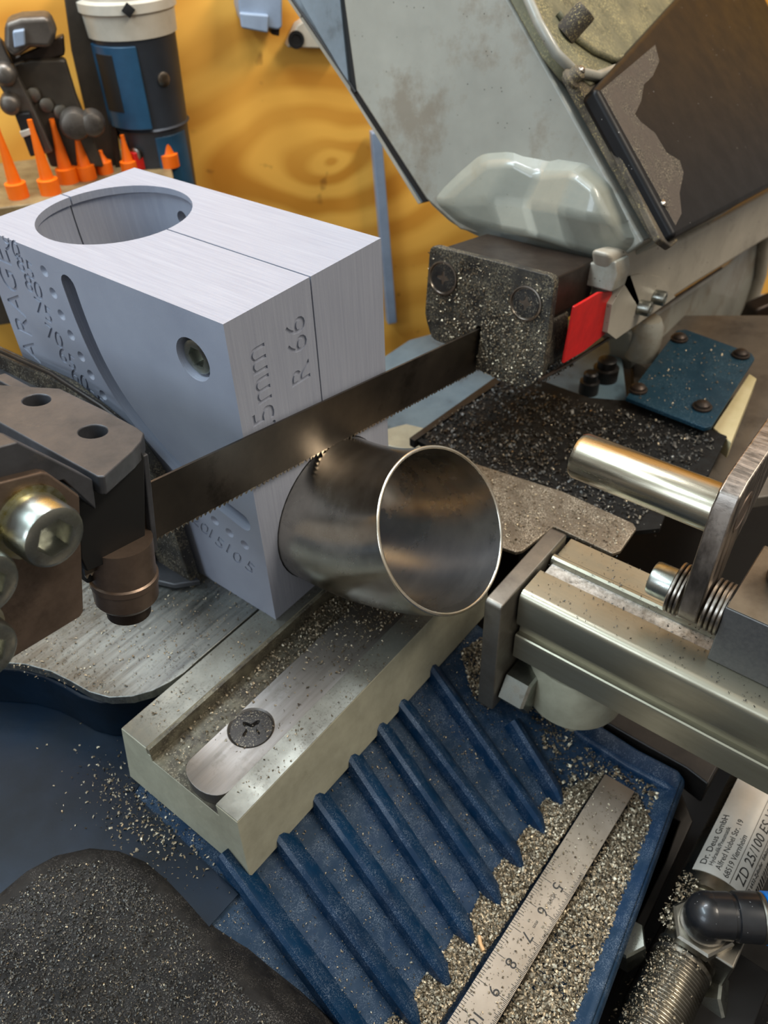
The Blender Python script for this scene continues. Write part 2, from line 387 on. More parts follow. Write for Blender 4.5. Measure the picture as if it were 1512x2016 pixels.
def flakes(name, P, Nrm, size, mt, label=None, cat=None, parent=None, at=(0, 0, 0), seed=1, lift=.3, group=None):
    """many small curled chips: P (n,3) positions in jig units, Nrm up vectors"""
    r = np.random.default_rng(seed); n = len(P); P = np.asarray(P, float)
    Nrm = np.broadcast_to(np.asarray(Nrm, float), (n, 3))
    d = r.normal(size=(n, 3)); d /= np.linalg.norm(d, axis=1)[:, None]
    up = Nrm+r.normal(size=(n, 3))*.55; up /= np.linalg.norm(up, axis=1)[:, None]
    u = np.cross(up, d); u /= np.linalg.norm(u, axis=1)[:, None]; v = np.cross(up, u)
    L = size*(.45+r.random(n)**2*1.3)[:, None]; Wd = L*(.25+.35*r.random((n, 1))); cu = L*(.15+.5*r.random((n, 1)))
    c = P+Nrm*L*lift
    vs_ = np.stack([c-u*L/2-v*Wd/2, c-u*L/2+v*Wd/2, c+up*cu*.5-v*Wd/2, c+up*cu*.5+v*Wd/2, c+u*L/2-v*Wd/2, c+u*L/2+v*Wd/2], 1).reshape(-1, 3)
    org = W(at) if parent is None else world_loc(parent)
    vs_ = vs_*S+np.array([0, 0, 1.05*S])-np.array(org)
    base = (np.arange(n)*6)[:, None]
    fa = np.stack([base+np.array([0, 1, 3, 2]), base+np.array([2, 3, 5, 4])], 1).reshape(-1)
    me = bpy.data.meshes.new(name); me.vertices.add(len(vs_)); me.vertices.foreach_set('co', vs_.ravel())
    nf = 2*n; me.loops.add(nf*4); me.loops.foreach_set('vertex_index', fa.astype(np.int32)); me.polygons.add(nf)
    me.polygons.foreach_set('loop_start', np.arange(nf, dtype=np.int32)*4)
    me.update(calc_edges=True); me.materials.append(M[mt])
    o = bpy.data.objects.new(name, me); col.objects.link(o); o['kind'] = 'stuff'
    if parent is None: o.location = org
    else: o.parent = parent
    if label: o['label'] = label
    if cat: o['category'] = cat
    return o
def inpoly(P, poly):
    x, y = P[:, 0], P[:, 1]; ins = np.zeros(len(P), bool); n = len(poly)
    for i in range(n):
        x1, y1 = poly[i]; x2, y2 = poly[(i+1) % n]
        c = ((y1 > y) != (y2 > y)) & (x < (x2-x1)*(y-y1)/(y2-y1+1e-12)+x1); ins ^= c
    return ins
def scatter_poly(poly, n, seed):
    """random 2d points in polygon"""
    r = np.random.default_rng(seed); a = np.array(poly); lo = a.min(0); hi = a.max(0)
    P = lo+(hi-lo)*r.random((n, 2)); return P[inpoly(P, poly)]
def clump(P, sc_, seed, lo=.0):
    """keep points by smooth pseudo noise so chips clump"""
    r = np.random.default_rng(seed); v = np.zeros(len(P))
    for k in range(7):
        f = sc_*(1+k*.7); an = r.random()*6.28; v += np.sin(f*(P[:, 0]*math.cos(an)+P[:, 1]*math.sin(an))+r.random()*6.28)/(1+k*.4)
    v = (v-v.min())/(v.max()-v.min()+1e-9)
    return P[r.random(len(P)) < lo+(1-lo)*v**2]
def depth(p): return (Vector(p)-CAM).dot(CZ)
def pr(p, pix): return pix*depth(p)/F

# ================================================================ SETTING
WN = Vector((.6, .8, 0)); WT = Vector((.8, -.6, 0)); WD = 1.6
def Uw(px, py, off=0.): return U(px, py, WN, WD-off)
knot = Uw(652, 318)
bm = BM(); c0 = WN*WD+AZ*(-1.05)
prism(bm, [c0-WT*2.6, c0+WT*2.6, c0+WT*2.6+AZ*3.0, c0-WT*2.6+AZ*3.0], WN*.06)
obj('wall_back', bm, 'ply', kind='structure', at=knot)
bm = BM(); box(bm, (-2.2, -2.2, -1.11), (2.6, 2.4, -1.05))
obj('floor', bm, 'darkvoid', kind='structure')

# ================================================================ GREY PRINTED JIG
BX, BY, BH = .314, .559, .545
jig = empty('cutting_jig', 'large light grey 3D-printed plastic jig block with round bore and angle scale', 'jig', (BX/2, BY/2, -BH))
yc, zc, RR, RC = .005, 0., .408, .1285
def torus(bm, t0, t1, R, r, x0=.157, n=40, k=44):
    rings = []
    for i in range(n+1):
        t = math.radians(t0+(t1-t0)*i/n); c = Vector((x0, yc-R*math.sin(t), zc-R*math.cos(t)))
        rad = Vector((0, -math.sin(t), -math.cos(t)))
        rings.append([bm.verts.new(c+AX*r*math.cos(2*math.pi*j/k)+rad*r*math.sin(2*math.pi*j/k)) for j in range(k)])
    for a, b in zip(rings, rings[1:]):
        for j in range(k): bm.faces.new((a[j], a[(j+1) % k], b[(j+1) % k], b[j]))
    bm.faces.new(rings[0][::-1]); bm.faces.new(rings[-1]); return bm
slotpx = [(135, 562), (158, 628), (193, 710), (237, 786), (293, 860), (352, 925), (418, 980), (478, 1027)]
slotp = [Ux(*p, 0) for p in slotpx]
def slot_cut():
    bm = BM(); pts = []
    for a, b in zip(slotp, slotp[1:]):
        for k in range(5): pts.append(a.lerp(b, k/5))
    pts.append(slotp[-1])
    for _ in range(6):
        pts = [pts[0]]+[(pts[i-1]+pts[i]*2+pts[i+1])/4 for i in range(1, len(pts)-1)]+[pts[-1]]
    hw = .0165; L, Rr = [], []
    for i, p in enumerate(pts):
        t = (pts[min(i+1, len(pts)-1)]-pts[max(i-1, 0)]).normalized(); nn = Vector((0, -t.z, t.y))
        L.append(p+nn*hw); Rr.append(p-nn*hw)
    def capr(c, t):
        nn = Vector((0, -t.z, t.y)); return [c+nn*hw*math.cos(a)-t*hw*math.sin(a)*-1 for a in [math.pi*k/8 for k in range(1, 8)]]
    t1 = (pts[-1]-pts[-2]).normalized(); t0 = (pts[0]-pts[1]).normalized(); n0 = Vector((0, -t0.z, t0.y))
    poly = L+capr(pts[-1], t1)+Rr[::-1]+[pts[0]+n0*hw*math.cos(a)+t0*hw*math.sin(a) for a in [math.pi*k/8 for k in range(1, 8)]]
    return prism(bm, [p+AX*-.02 for p in poly], AX*.058)
bolt_c = Ux(380, 708, 0)
def label_cuts():
    out = []
    e = .0024
    def txt(s, p, size, ux, uy, sp=1.):
        bm = BM(); text_bm(bm, s, size, p, ux, uy, depth=e*2, spacing=sp); out.append(bm)
    # left face: word reading upwards and the angle figures
    up = AZ
    for ch, px in zip('GARAGE', [(84, 740), (61, 690), (46, 642), (31, 598), (19, 552), (6, 505)]):
        txt(ch, Ux(*px, 0), .062, AZ, AY)
    d0 = Vector((0, -1, -.30))
    for s, px in [('90', (22, 487)), ('85', (50, 527)), ('80', (66, 567)), ('75', (86, 614)), ('70', (107, 664)), ('65', (133, 708)), ('60', (157, 748)), ('55', (190, 790))]:
        txt(s, Ux(*px, 0), .046, d0, AZ)
    d1 = Vector((0, -1, -.55))
    for s, px in [('20', (394, 1033)), ('15', (424, 1061)), ('10', (458, 1090)), ('5', (492, 1118))]:
        txt(s, Ux(*px, 0), .042, d1, AZ)
    # front face, reading upwards
    txt('63.5mm', Uy(517, 790, 0)+Vector((0, 0, -.012)), .060, AZ, -AX)
    txt('R 66', Uy(589, 692, 0), .056, AZ, -AX)
    return out
def dots():
    bm = BM()
    for px in [(87, 534), (105, 577), (121, 620), (140, 660), (160, 702), (179, 738), (203, 778), (423, 1025), (452, 1049), (482, 1073)]:
        c = Ux(*px, 0); loft(bm, c+AX*-.003, AX, [(0, .0095), (.003, .009), (.009, .004)], 16)
    return bm
# front half (nearer the camera) and rear half, seam between them
bm = box(BM(), (0, 0, -BH), (.1585, BY, 0))
cut = [cyl(BM(), (.157, yc+RR, -.026), (.157, yc+RR, .05), .122, 56), torus(BM(), -88.6, 8, RR, RC),
       loft(BM(), bolt_c+AX*-.01, AX, [(0, .034), (.011, .032), (.016, .030), (.05, .030)], 40), slot_cut(), dots()]
fh = carve(bm, cut+label_cuts())
obj('front_half', fh, 'jig', jig, bevel=.0016, seg=2)
bm = box(BM(), (.1612, 0, -BH), (BX, BY, 0))
rh = carve(bm, [cyl(BM(), (.157, yc+RR, -.026), (.157, yc+RR, .05), .122, 56), torus(BM(), -88.6, 8, RR, RC),
                cyl(BM(), (.28, yc+RR+.0, -.05), (.34, yc+RR, -.05), .012, 20)])
obj('rear_half', rh, 'jig', jig, bevel=.0016, seg=2)
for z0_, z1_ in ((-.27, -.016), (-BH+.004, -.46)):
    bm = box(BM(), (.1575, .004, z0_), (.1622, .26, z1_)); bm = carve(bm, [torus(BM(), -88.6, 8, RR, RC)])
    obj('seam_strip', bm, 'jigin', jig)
s_ = socket_screw(jig, bolt_c+AX*.034, -AX, .0262, .028, 'zinc', 'clamp_screw', label='zinc-plated socket screw')
bm = BM(); loft(bm, bolt_c+AX*.0335, -AX, [(0, .0293), (.003, .0293), (.003, .0265)], 30)
obj('screw_washer', bm, 'zincy', jig)

# ================================================================ TUBE ELBOW
def elbow():
    bm = BM(); k = 96; ro, ri = .1268, .1212
    ts = [math.radians(-24+(34.6+24)*i/46) for i in range(47)]
    def ring(t, r):
        c = Vector((.157, yc-RR*math.sin(t), zc-RR*math.cos(t))); rad = Vector((0, -math.sin(t), -math.cos(t)))
        return [bm.verts.new(c+AX*r*math.cos(2*math.pi*j/k)+rad*r*math.sin(2*math.pi*j/k)) for j in range(k)]
    O = [ring(t, ro) for t in ts]; I = [ring(t, ri) for t in ts]
    for R in (O, I):
        for a, b in zip(R, R[1:]):
            for j in range(k): bm.faces.new((a[j], a[(j+1) % k], b[(j+1) % k], b[j]))
    for j in range(k): bm.faces.new((O[0][j], O[0][(j+1) % k], I[0][(j+1) % k], I[0][j]))
    return bm, O[-1], I[-1], ring
tube = empty('tube_elbow', 'shiny stainless steel tube elbow clamped in the grey jig, open end facing the camera', 'tube', (.157, -.12, -.47))
bm, o1, i1, ring = elbow()
obj('pipe_wall', bm, 'tube', tube, smooth=50)
bm = BM(); k = 96; t = math.radians(34.6)
def rg(r, dt):
    tt = t+dt; c = Vector((.157, yc-RR*math.sin(tt), zc-RR*math.cos(tt))); rad = Vector((0, -math.sin(tt), -math.cos(tt)))
    return [bm.verts.new(c+AX*r*math.cos(2*math.pi*j/k)+rad*r*math.sin(2*math.pi*j/k)) for j in range(k)]
R = [rg(.1213, -.004), rg(.1214, .0), rg(.1225, .0035), rg(.1255, .0035), rg(.1268, .0), rg(.1269, -.004)]
for a, b in zip(R, R[1:]):
    for j in range(k): bm.faces.new((a[j], a[(j+1) % k], b[(j+1) % k], b[j]))
obj('rim', bm, 'tubecut', tube, smooth=70, label='bright cut rim')

# ================================================================ SAW BLADE
blade = empty('band_saw_blade', 'thin steel band saw blade cutting across the tube elbow', 'saw blade', A(.25, -.006, -.2527))
bm = BM(); x0, x1 = -.24, .72; zt, zb = -.1655, -.2500
prism(bm, [A(x0, -.0078, zt), A(x1, -.0078, zt), A(x1, -.0078, zb), A(x0, -.0078, zb)], AY*.0036)
obj('blade_band', bm, 'blade', blade)
bm = BM(); x = x0; i = 0
while x < x1-.012:
    p = random.choice((.0072, .0085, .0098)); off = (-.0006, .0006, 0)[i % 3]
    q = [A(x, 0, zb+.0004), A(x+p*.96, 0, zb+.0004), A(x+p*.62, 0, zb-.0012), A(x+p*.30, 0, zb-.0046), A(x+p*.16, 0, zb-.0046)]
    prism(bm, [v+AY*(-.0075+off) for v in q], AY*.003); x += p; i += 1
tth = obj('saw_teeth', bm, 'blade_back', blade, kind='stuff')

# ================================================================ RIGHT BLADE GUIDE
XG = .62
g = empty('blade_guide', 'black steel blade guide block with two cross screws, caked with chips, right of the jig', 'guide', A(.7, 0, -.245))
pp = [Ua(*p, XG) for p in [(845, 482), (1093, 545), (1083, 630), (1074, 742), (1020, 750), (944, 728), (938, 640), (934, 655), (884, 680), (852, 668), (834, 628)]]
# tidy: left leg and right leg of the plate, slot for the blade between them
L_ = [(.120, -.040), (-.139, -.035), (-.150, -.215), (-.118, -.252), (-.012, -.244), (-.012, -.160), (-.0015, -.160), (-.0015, -.214), (.094, -.216), (.116, -.172)]
def rc(pts, r, k=3):
    out = []
    n = len(pts)
    for i, p in enumerate(pts):
        a = Vector(pts[i-1]); b = Vector(p); c = Vector(pts[(i+1) % n])
        d1 = (a-b); d2 = (c-b); rr = min(r, d1.length*.4, d2.length*.4); p1 = b+d1.normalized()*rr; p2 = b+d2.normalized()*rr
        for q in range(k+1):
            t = q/k; out.append(tuple(p1*(1-t)**2+b*2*t*(1-t)+p2*t*t))
    return out
bm = prism(BM(), [A(XG, y, z) for y, z in rc(L_, .014)], XP*.018)
obj('face_plate', bm, 'blackdusty', g, bevel=.0015)
bm = prism(BM(), [A(XG+.018, y, z) for y, z in [(.112, -.048), (-.130, -.043), (-.132, -.115), (-.10, -.16), (-.012, -.20), (-.012, -.10), (.0, -.10), (.0, -.19), (.09, -.19), (.108, -.15)]], XP*.17)
obj('guide_body', bm, 'brownsteel', g, bevel=.004)
for px, lab in (((873, 547), 0), ((1036, 597), 1)):
    c = Ua(*px, XG); s = cross_screw(g, c-XP*.0005, -XP, .026, .005, 'screwblack', 'cross_screw')
    bm = BM(); loft(bm, c, -XP, [(0, .031), (.0035, .031), (.004, .0285), (.001, .027)], 40)
    obj('screw_ring', bm, 'washer', s)
r = np.random.default_rng(3)
yz = scatter_poly([(.12, -.05), (-.135, -.045), (-.150, -.212), (-.118, -.25), (-.012, -.244), (-.012, -.16), (.0, -.16), (.0, -.214), (.094, -.214), (.115, -.172)], 15000, 5)
wgt = np.clip(.10+.9*np.exp(-((yz[:, 0]+.055)/.075)**2)*np.clip((-.08-yz[:, 1])/.1, 0, 1)+.55*np.exp(-((yz[:, 0]-.035)/.03)**2), 0, 1)
yz = yz[r.random(len(yz)) < wgt*.62]
P = np.array([A(XG, y, z) for y, z in yz]); flakes('clinging_chips', P, -np.array(XP), .0030, 'chip', parent=g, seed=7, lift=.2)
P = np.array([A(XG+.01+.15*r.random(), -.06-.08*r.random(), -.20-.045*r.random()) for _ in range(2200)])
flakes('hanging_chips', P, (0, -.6, .4), .006, 'chipdark', parent=g, seed=8)
# lower dark lump of packed chips behind the plate
bm = prism(BM(), [A(XG+.02, y, z) for y, z in [(.0-.012, -.19), (-.13, -.12), (-.145, -.205), (-.11, -.235), (-.03, -.225)]], XP*.09)
obj('packed_swarf', bm, 'blackdusty', g, bevel=.008)

# ================================================================ SAW ARM (tilted frame: XP along the blade, TT up the 45 degree frame, NN out of it)
X0 = .84
arm = empty('saw_arm', 'big grey cast saw arm with black motor cover leaning over the work at upper right', 'saw arm', A(X0+.3, 0, -.2))  # only the saw's cast arm; its base is a separate root
def arm_poly(pxs, x, thick, name, mt, bevel=.003, parent=arm, label=None, seg=2):
    bm = prism(BM(), [Ua(*p, x) for p in pxs], XP*thick); return obj(name, bm, mt, parent, bevel=bevel, seg=seg, label=label)
arm_poly([(640, -170), (676, 0), (700, 178), (838, 392), (905, 452), (1090, 500), (1215, 512), (1268, 478), (1002, 0), (905, -170)], X0, .05, 'housing_face', 'greypaint', .006, seg=3)
# gasket and door slab along the left edge
arm_poly([(630, -170), (664, 0), (690, 178), (832, 398), (845, 396), (704, 178), (680, 0), (648, -170)], X0+.012, .03, 'door_gasket', 'cavity', .001)
arm_poly([(480, -170), (572, 0), (688, 172), (828, 400), (834, 397), (694, 176), (676, 0), (640, -170)], X0+.02, .012, 'door_edge', 'doorpaint', .001)
arm_poly([(470, -170), (566, 0), (684, 176), (823, 402), (829, 400), (690, 172), (574, 0), (482, -170)], X0+.016, .05, 'door_lip', 'whitepaint', .001)
arm_poly([(583, -10), (686, 166), (668, -10)], X0+.006, .02, 'door_panel', 'doorpaint', .002)
bm = BM()
sweep(bm, [Ua(575+i*.0, y, X0+.004) for i, y in ()] or [Ua(px, py, X0+.008) for px, py in [(498, -120), (577, 2), (692, 170), (700, 182)]], .0028, 8)
obj('door_seal', bm, 'cavity', arm)
# cast boss at the foot of the face
def boss():
    bm = BM()
    outer = [(838, 392), (885, 345), (940, 297), (1000, 292), (1080, 306), (1160, 318), (1205, 360), (1240, 430), (1262, 478), (1216, 518), (1130, 504), (1040, 488), (960, 474), (890, 440)]
    mid = [(872, 400), (915, 358), (958, 322), (1006, 316), (1060, 345), (1130, 338), (1172, 372), (1203, 436), (1226, 480), (1205, 508), (1128, 490), (1050, 466), (985, 452), (925, 436)]
    hi_ = [.012, .02, .024, .03, .022, .05, .06, .05, .02, .012, .04, .06, .03, .02]
    a = [bm.verts.new(Ua(*p, X0+.01)) for p in outer]; b = [bm.verts.new(Ua(*p, X0-h)) for p, h in zip(mid, hi_)]
    n = len(a)
    c1 = [(960, 395, .034), (1035, 400, .026), (1100, 415, .066), (1160, 430, .066)]
    c = [bm.verts.new(Ua(x, y, X0-h)) for x, y, h in c1]
    for i in range(n): bm.faces.new((a[i], b[i], b[(i+1) % n], a[(i+1) % n]))
    F_ = [(b[0], b[1], c[0]), (b[1], b[2], c[0]), (b[2], b[3], c[0]), (b[3], b[4], c[1], c[0]), (b[4], b[5], c[2], c[1]), (b[5], b[6], c[3], c[2]),
          (b[6], b[7], c[3]), (b[7], b[8], b[9], c[3]), (b[9], b[10], c[2], c[3]), (b[10], b[11], c[1], c[2]), (b[11], b[12], c[0], c[1]), (b[12], b[13], b[0], c[0])]
    for f in F_: bm.faces.new(f)
    return bm
ob = obj('cast_boss', boss(), 'greypaint2', arm, smooth=70)
sb = ob.modifiers.new('bevel', 'BEVEL'); sb.width = .012*S; sb.segments = 4; sb.limit_method = 'ANGLE'; sb.angle_limit = math.radians(9); sb.harden_normals = True
# body of the arm behind the face: front surface at n = NF
NF = .168
def AN(x, t, n): return XP*x+TT*t+NN*n
bm = BM(); box(bm, (X0+.045, -.15, -.16), (X0+.52, .62, NF-.006), AN); obj('arm_body', bm, 'greypaint', arm, bevel=.01)
# dirty front surface between the face edge and the cover
bm = BM(); box(bm, (X0+.004, -.145, NF-.02), (X0+.13, .62, NF+.002), AN); obj('grimy_flange', bm, 'grime', arm, bevel=.003)
def Un(px, py, n): return U(px, py, NN, n)
bm = prism(BM(), [Un(*p, NF+.006) for p in [(1008, -60), (1090, 90), (1125, 135), (1165, 168), (1215, 140), (1400, -20), (1400, -60)]], -NN*.03)
obj('arm_side_panel', bm, 'greendust', arm, bevel=.004)
bm = BM(); sweep(bm, [Un(x, y, NF+.012) for x, y in [(1015, -60), (1060, 45), (1095, 105), (1130, 140), (1175, 150), (1215, 135), (1240, 118)]], .009, 12)
obj('cast_rib', bm, 'greypaint', arm, smooth=60)
bm = BM(); sweep(bm, [Un(x, y, NF+.012) for x, y in [(1100, 25), (1135, 75), (1170, 100), (1210, 118), (1240, 112)]], .006, 10)
obj('cast_rib', bm, 'greendust', arm, smooth=60)
# black motor cover
NC = NF+.030
bm = prism(BM(), [AN(x, t_, NC) for x, t_ in [(.834, .129), (.825, -.165), (1.46, -.150), (2.2, -.125), (2.2, .54)]], -NN*.034)
obj('motor_cover', bm, 'dirtblack', arm, bevel=.010, seg=4)
bm = prism(BM(), [Un(*p, NC+.0006) for p in [(1183, 178), (1290, 88), (1298, 120), (1285, 150), (1268, 166), (1262, 200), (1250, 225), (1262, 240), (1290, 262), (1312, 300), (1338, 316), (1346, 340), (1338, 380), (1342, 420), (1330, 444)]], -NN*.002)
obj('dust_film', bm, 'dustfilm', arm)
bm = prism(BM(), [Un(*p, NF+.012) for p in [(1160, 180), (1176, 178), (1336, 474), (1322, 486), (1300, 470)]], -NN*.014)
obj('cover_flange', bm, 'grime', arm, bevel=.003)
for px, r_, h_, nm in (((1118, 52), .02, .05, 'cap_screw'),):
    c = Un(1112, 68, NF+.003); ax = (NN*.55+AZ*.3-AY*.1+AX*.35).normalized()
    socket_screw(arm, c, ax, .0215, .052, 'grime', 'cap_screw', label='grimy socket screw')
for px in ((1122, 158), (1282, 418)):
    c = Un(*px, NF+.004); bm = BM(); loft(bm, c, NN, [(0, .019), (.006, .019), (.010, .014), (.022, .013), (.026, .008)], 24)
    obj('flange_bolt', bm, 'grime', arm, smooth=40)
    bm = BM(); loft(bm, c+NN*.022, NN, [(0, .008), (.006, .007), (.009, .003)], 20); obj('bolt_tip', bm, 'washer', arm)
# lower beam of the arm
YB = -.17
bm = prism(BM(), [Uy(*p, YB) for p in [(1200, 500), (1270, 478), (1345, 470), (1600, 330), (1640, 400), (1500, 478), (1420, 528), (1359, 566), (1269, 626), (1240, 640), (1205, 560)]], AY*.04)
obj('lower_beam', bm, 'whitepaint', arm, bevel=.012, seg=3)
bm = prism(BM(), [Uy(*p, YB-.006) for p in [(1222, 548), (1240, 543), (1205, 600), (1196, 655), (1213, 668), (1270, 628), (1330, 585), (1300, 545), (1262, 540)]], AY*.05)
obj('bracket_plate', bm, 'whitepaint', arm, bevel=.002)
for px in ((1258, 604), (1288, 584)):
    c = Uy(px[0], px[1], YB-.006); socket_screw(arm, c, (-AY*.9+AX*.1).normalized(), .0155, .024, 'zinc')
bm = prism(BM(), [Ua(*p, XG+.16) for p in [(1150, 518), (1212, 514), (1216, 540), (1204, 576), (1150, 562)]], XP*.06); obj('neck_block', bm, 'greypaint', arm, bevel=.004)
# red flap
flap = prism(BM(), [Uy(*p, -.165) for p in [(1132, 604), (1180, 576), (1206, 574), (1196, 655), (1150, 692), (1110, 716)]], AY*.006)
obj('blade_cover_flap', flap, 'red', bevel=.002, label='small red plastic flap behind the black blade guide', cat='blade cover')
bm = BM(); sweep(bm, [Uy(x, y, -.15) for x, y in [(1062, 748), (1120, 716), (1200, 665), (1250, 638), (1420, 528)]], .0035, 8)
obj('arm_edge_strip', bm, 'brownsteel', arm)

# ================================================================ LEFT BLADE GUIDE (nearest the camera)
lg = empty('blade_guide', 'black cast blade guide arm with two holes entering from the left edge', 'guide', A(-.2, .0, -.36))
def arc(cx, cy, r, a0, a1, k): return [(cx+r*math.cos(math.radians(a0+(a1-a0)*i/k)), cy+r*math.sin(math.radians(a0+(a1-a0)*i/k))) for i in range(k+1)]
ztop = -.10
top = [Uz_ for Uz_ in [U(*p, ZP, ztop) for p in [(-160, 640), (-60, 752), (0, 757), (118, 764), (205, 806), (272, 842), (284, 852), (279, 868), (262, 888), (205, 938), (193, 938), (0, 832), (-160, 740)]]]
bm = prism(BM(), top, -ZP*.024)
hole = [cyl(BM(), U(*p, ZP, ztop)+ZP*.03, U(*p, ZP, ztop)-ZP*.06, .0165, 24) for p in ((72, 787), (183, 849))]
obj('top_plate', carve(bm, hole), 'castblack', lg, bevel=.0022)
# holes have a dark countersunk well below
for p in ((72, 787), (183, 849)):
    c = U(*p, ZP, ztop); bm = BM(); loft(bm, c-ZP*.0245, ZP, [(-.01, .014), (0, .0164), (.012, .0166)], 24, cap1=False); obj('hole_well', bm, 'cavity', lg)
# rear web (right edge, beside blade), front web and dark cavity between
def lbox(lo, hi, nm, mt, bv=.003): 
    b = BM(); box(b, lo, hi, lambda x, y, z: A(x, y, z)); return obj(nm, b, mt, lg, bevel=bv)
lbox((-.150, .006, -.300), (-.130, .30, ztop-.022), 'rear_web', 'castblack')
bm = prism(BM(), [U(*p, ZP, ztop-.024) for p in [(-160, 668), (0, 775), (130, 830), (232, 868), (264, 870), (206, 930), (196, 934), (-160, 752)]], -ZP*.012)
obj('upper_rib', bm, 'castblack', lg, bevel=.003)
lbox((-.232, .004, -.275), (-.148, .26, ztop-.03), 'guide_core', 'cavity', .004)
lbox((-.147, -.016, -.262), (-.139, .01, ztop-.02), 'guide_lip', 'castblack', .002)
bm = prism(BM(), [Uy(*p, -.018) for p in [(152, 966), (205, 938), (276, 884), (285, 900), (287, 1072), (232, 1100), (172, 1126), (160, 1100)]], AY*.03); obj('guide_cavity', bm, 'cavity', lg, bevel=.002)
# roller / carbide under the cavity
c = Uy(240, 1100, -.002); ax = -ZP
bm = BM(); loft(bm, c+ZP*.03, ax, [(0, .040), (.052, .040), (.054, .0425), (.062, .0425), (.064, .041), (.088, .040), (.096, .034)], 36)
obj('guide_roller', bm, 'blockbrown', lg, smooth=30)
bm = BM(); loft(bm, c-ZP*.066, ax, [(0, .029), (.020, .028), (.026, .018), (.030, .008)], 28); obj('roller_nut', bm, 'brownsteel', lg, smooth=30)
# brown block with socket screws
YF = -.05
fb = [Uy(*p, YF) for p in [(-200, 985), (-60, 955), (0, 950), (82, 930), (96, 932), (158, 976), (166, 1205), (158, 1216), (0, 1312), (-200, 1440)]]
bm = prism(BM(), fb, AY*.10); obj('clamp_block', bm, 'blockbrown', lg, bevel=.003)
bm = prism(BM(), [Uy(*p, YF+.04) for p in [(-200, 900), (0, 850), (150, 925), (158, 985), (92, 925), (0, 945), (-200, 985)]], -AY*.03)
obj('front_web', bm, 'castblack', lg, bevel=.002)
for px, r_, h_ in (((60, 1026), .034, .032), ((-72, 1120), .034, .03), ((-70, 1250), .034, .030)):
    c = Uy(*px, YF); bm = BM(); loft(bm, c, -AY, [(-.002, r_*1.2), (.004, r_*1.2), (.0045, r_)], 30)
    obj('washer', bm, 'zincy', lg); socket_screw(lg, c-AY*.003, -AY, r_, h_+.008, 'zinc')

# ================================================================ BLACK VISE JAW behind the guide
jaw = empty('vise_jaw', 'black dusty vise jaw leaning against the left face of the grey jig', 'vise jaw', (-.03, .19, -.545))
e1 = [(-70, 640), (0, 680), (150, 748), (262, 838), (300, 884), (330, 930), (352, 1000), (398, 1146), (392, 1152), (352, 1158), (300, 1010), (245, 880), (150, 830), (-70, 720)]
bm = prism(BM(), [Ux(*p, -.012) for p in e1], -AX*.022); obj('jaw_plate', bm, 'blackdusty', jaw, bevel=.003)
bm = prism(BM(), [Ux(*p, -.030) for p in [(-70, 690), (0, 722), (140, 790), (230, 860), (262, 930), (300, 1060), (325, 1142), (300, 1148), (262, 1120), (180, 1000), (-70, 900)]], -AX*.03)
obj('jaw_body', bm, 'castblack', jaw, bevel=.004)
bm = BM(); sweep(bm, [Ux(x, y, -.034) for x, y in [(-70, 645), (0, 690), (100, 735), (200, 800), (262, 850)]], .004, 8); obj('jaw_edge', bm, 'black', jaw, smooth=60)
bm = prism(BM(), [Uz(*p, -.541) for p in [(245, 1115), (300, 1092), (385, 1140), (398, 1152), (345, 1160), (300, 1150)]], AZ*.012); obj('jaw_foot', bm, 'castblack', jaw, bevel=.003)

# ================================================================ SAW TABLE: turntable, rail, blue base
base = empty('saw_base', 'blue painted saw base casting with diagonal drain ribs and a chip trough', 'saw base', (0, -.3, -1.05))  # the saw's whole base casting, trough included
ttb = empty('turntable', 'brushed round steel turntable under the grey jig', 'turntable', (.1, .3, -.577))
out = [Uz(*p, -.5455) for p in [(-150, 1285), (-60, 1300), (0, 1304), (50, 1308), (100, 1322), (140, 1342), (175, 1362), (215, 1373), (260, 1371), (300, 1360), (335, 1342), (362, 1324)]]
poly = out+[Vector((-.135, .0425, -.5455)), Vector((.33, .0425, -.5455)), Vector((.40, .20, -.5455)), Vector((.42, .40, -.5455)), Vector((.36, .62, -.5455)), Vector((.22, .80, -.5455)), Vector((.0, .90, -.5455)), Vector((-.28, .85, -.5455)), Vector((-.5, .70, -.5455))]
bm = prism(BM(), [Vector((p.x, p.y, -.5455)) for p in poly], -AZ*.018); obj('table_plate', bm, 'tablesteel', ttb, bevel=.0015)
b0 = [Vector((p.x+.004, p.y+.012, -.5635)) for p in poly]
bm = prism(BM(), b0, -AZ*.012); obj('plate_rim', bm, 'black', ttb)
# rail bar with groove, clamp strip, screw
rail = empty('support_rail', 'pale cream-painted steel support rail with a groove, running under the tube', 'rail', (0, -.085, -.665))
XA, XB = -.292, .33
prof = [(.0385, -.5455), (-.018, -.5455), (-.018, -.5600), (-.024, -.5600), (-.024, -.5740), (-.1645, -.5740), (-.1645, -.5455), (-.2070, -.5455), (-.222, -.664), (.044, -.664)]
bm = prism(BM(), [Vector((XA+(.0 if z > -.6 else -.014), y, z)) for y, z in prof], AX*(XB-XA))
obj('rail_body', bm, 'creampaint', rail, bevel=.0015)
for y0, y1 in ((-.0175, .0375), (-.2065, -.165)):
    bm = box(BM(), (XA+.0015, y0, -.5458), (XB-.002, y1, -.5446)); obj('ground_land', bm, 'land', rail, bevel=.0003)
bm = box(BM(), (XA+.001, -.1640, -.5745), (XB-.002, -.0245, -.5728)); obj('groove_floor', bm, 'groove', rail)
bm = box(BM(), (XA+.001, -.0245, -.5738), (XB-.002, -.0185, -.546)); bm2 = obj('groove_wall', bm, 'groove', rail)
bm = BM(); ys0, ys1 = -.1635, -.081; cx_ = XA+.028; r_ = (ys1-ys0)/2
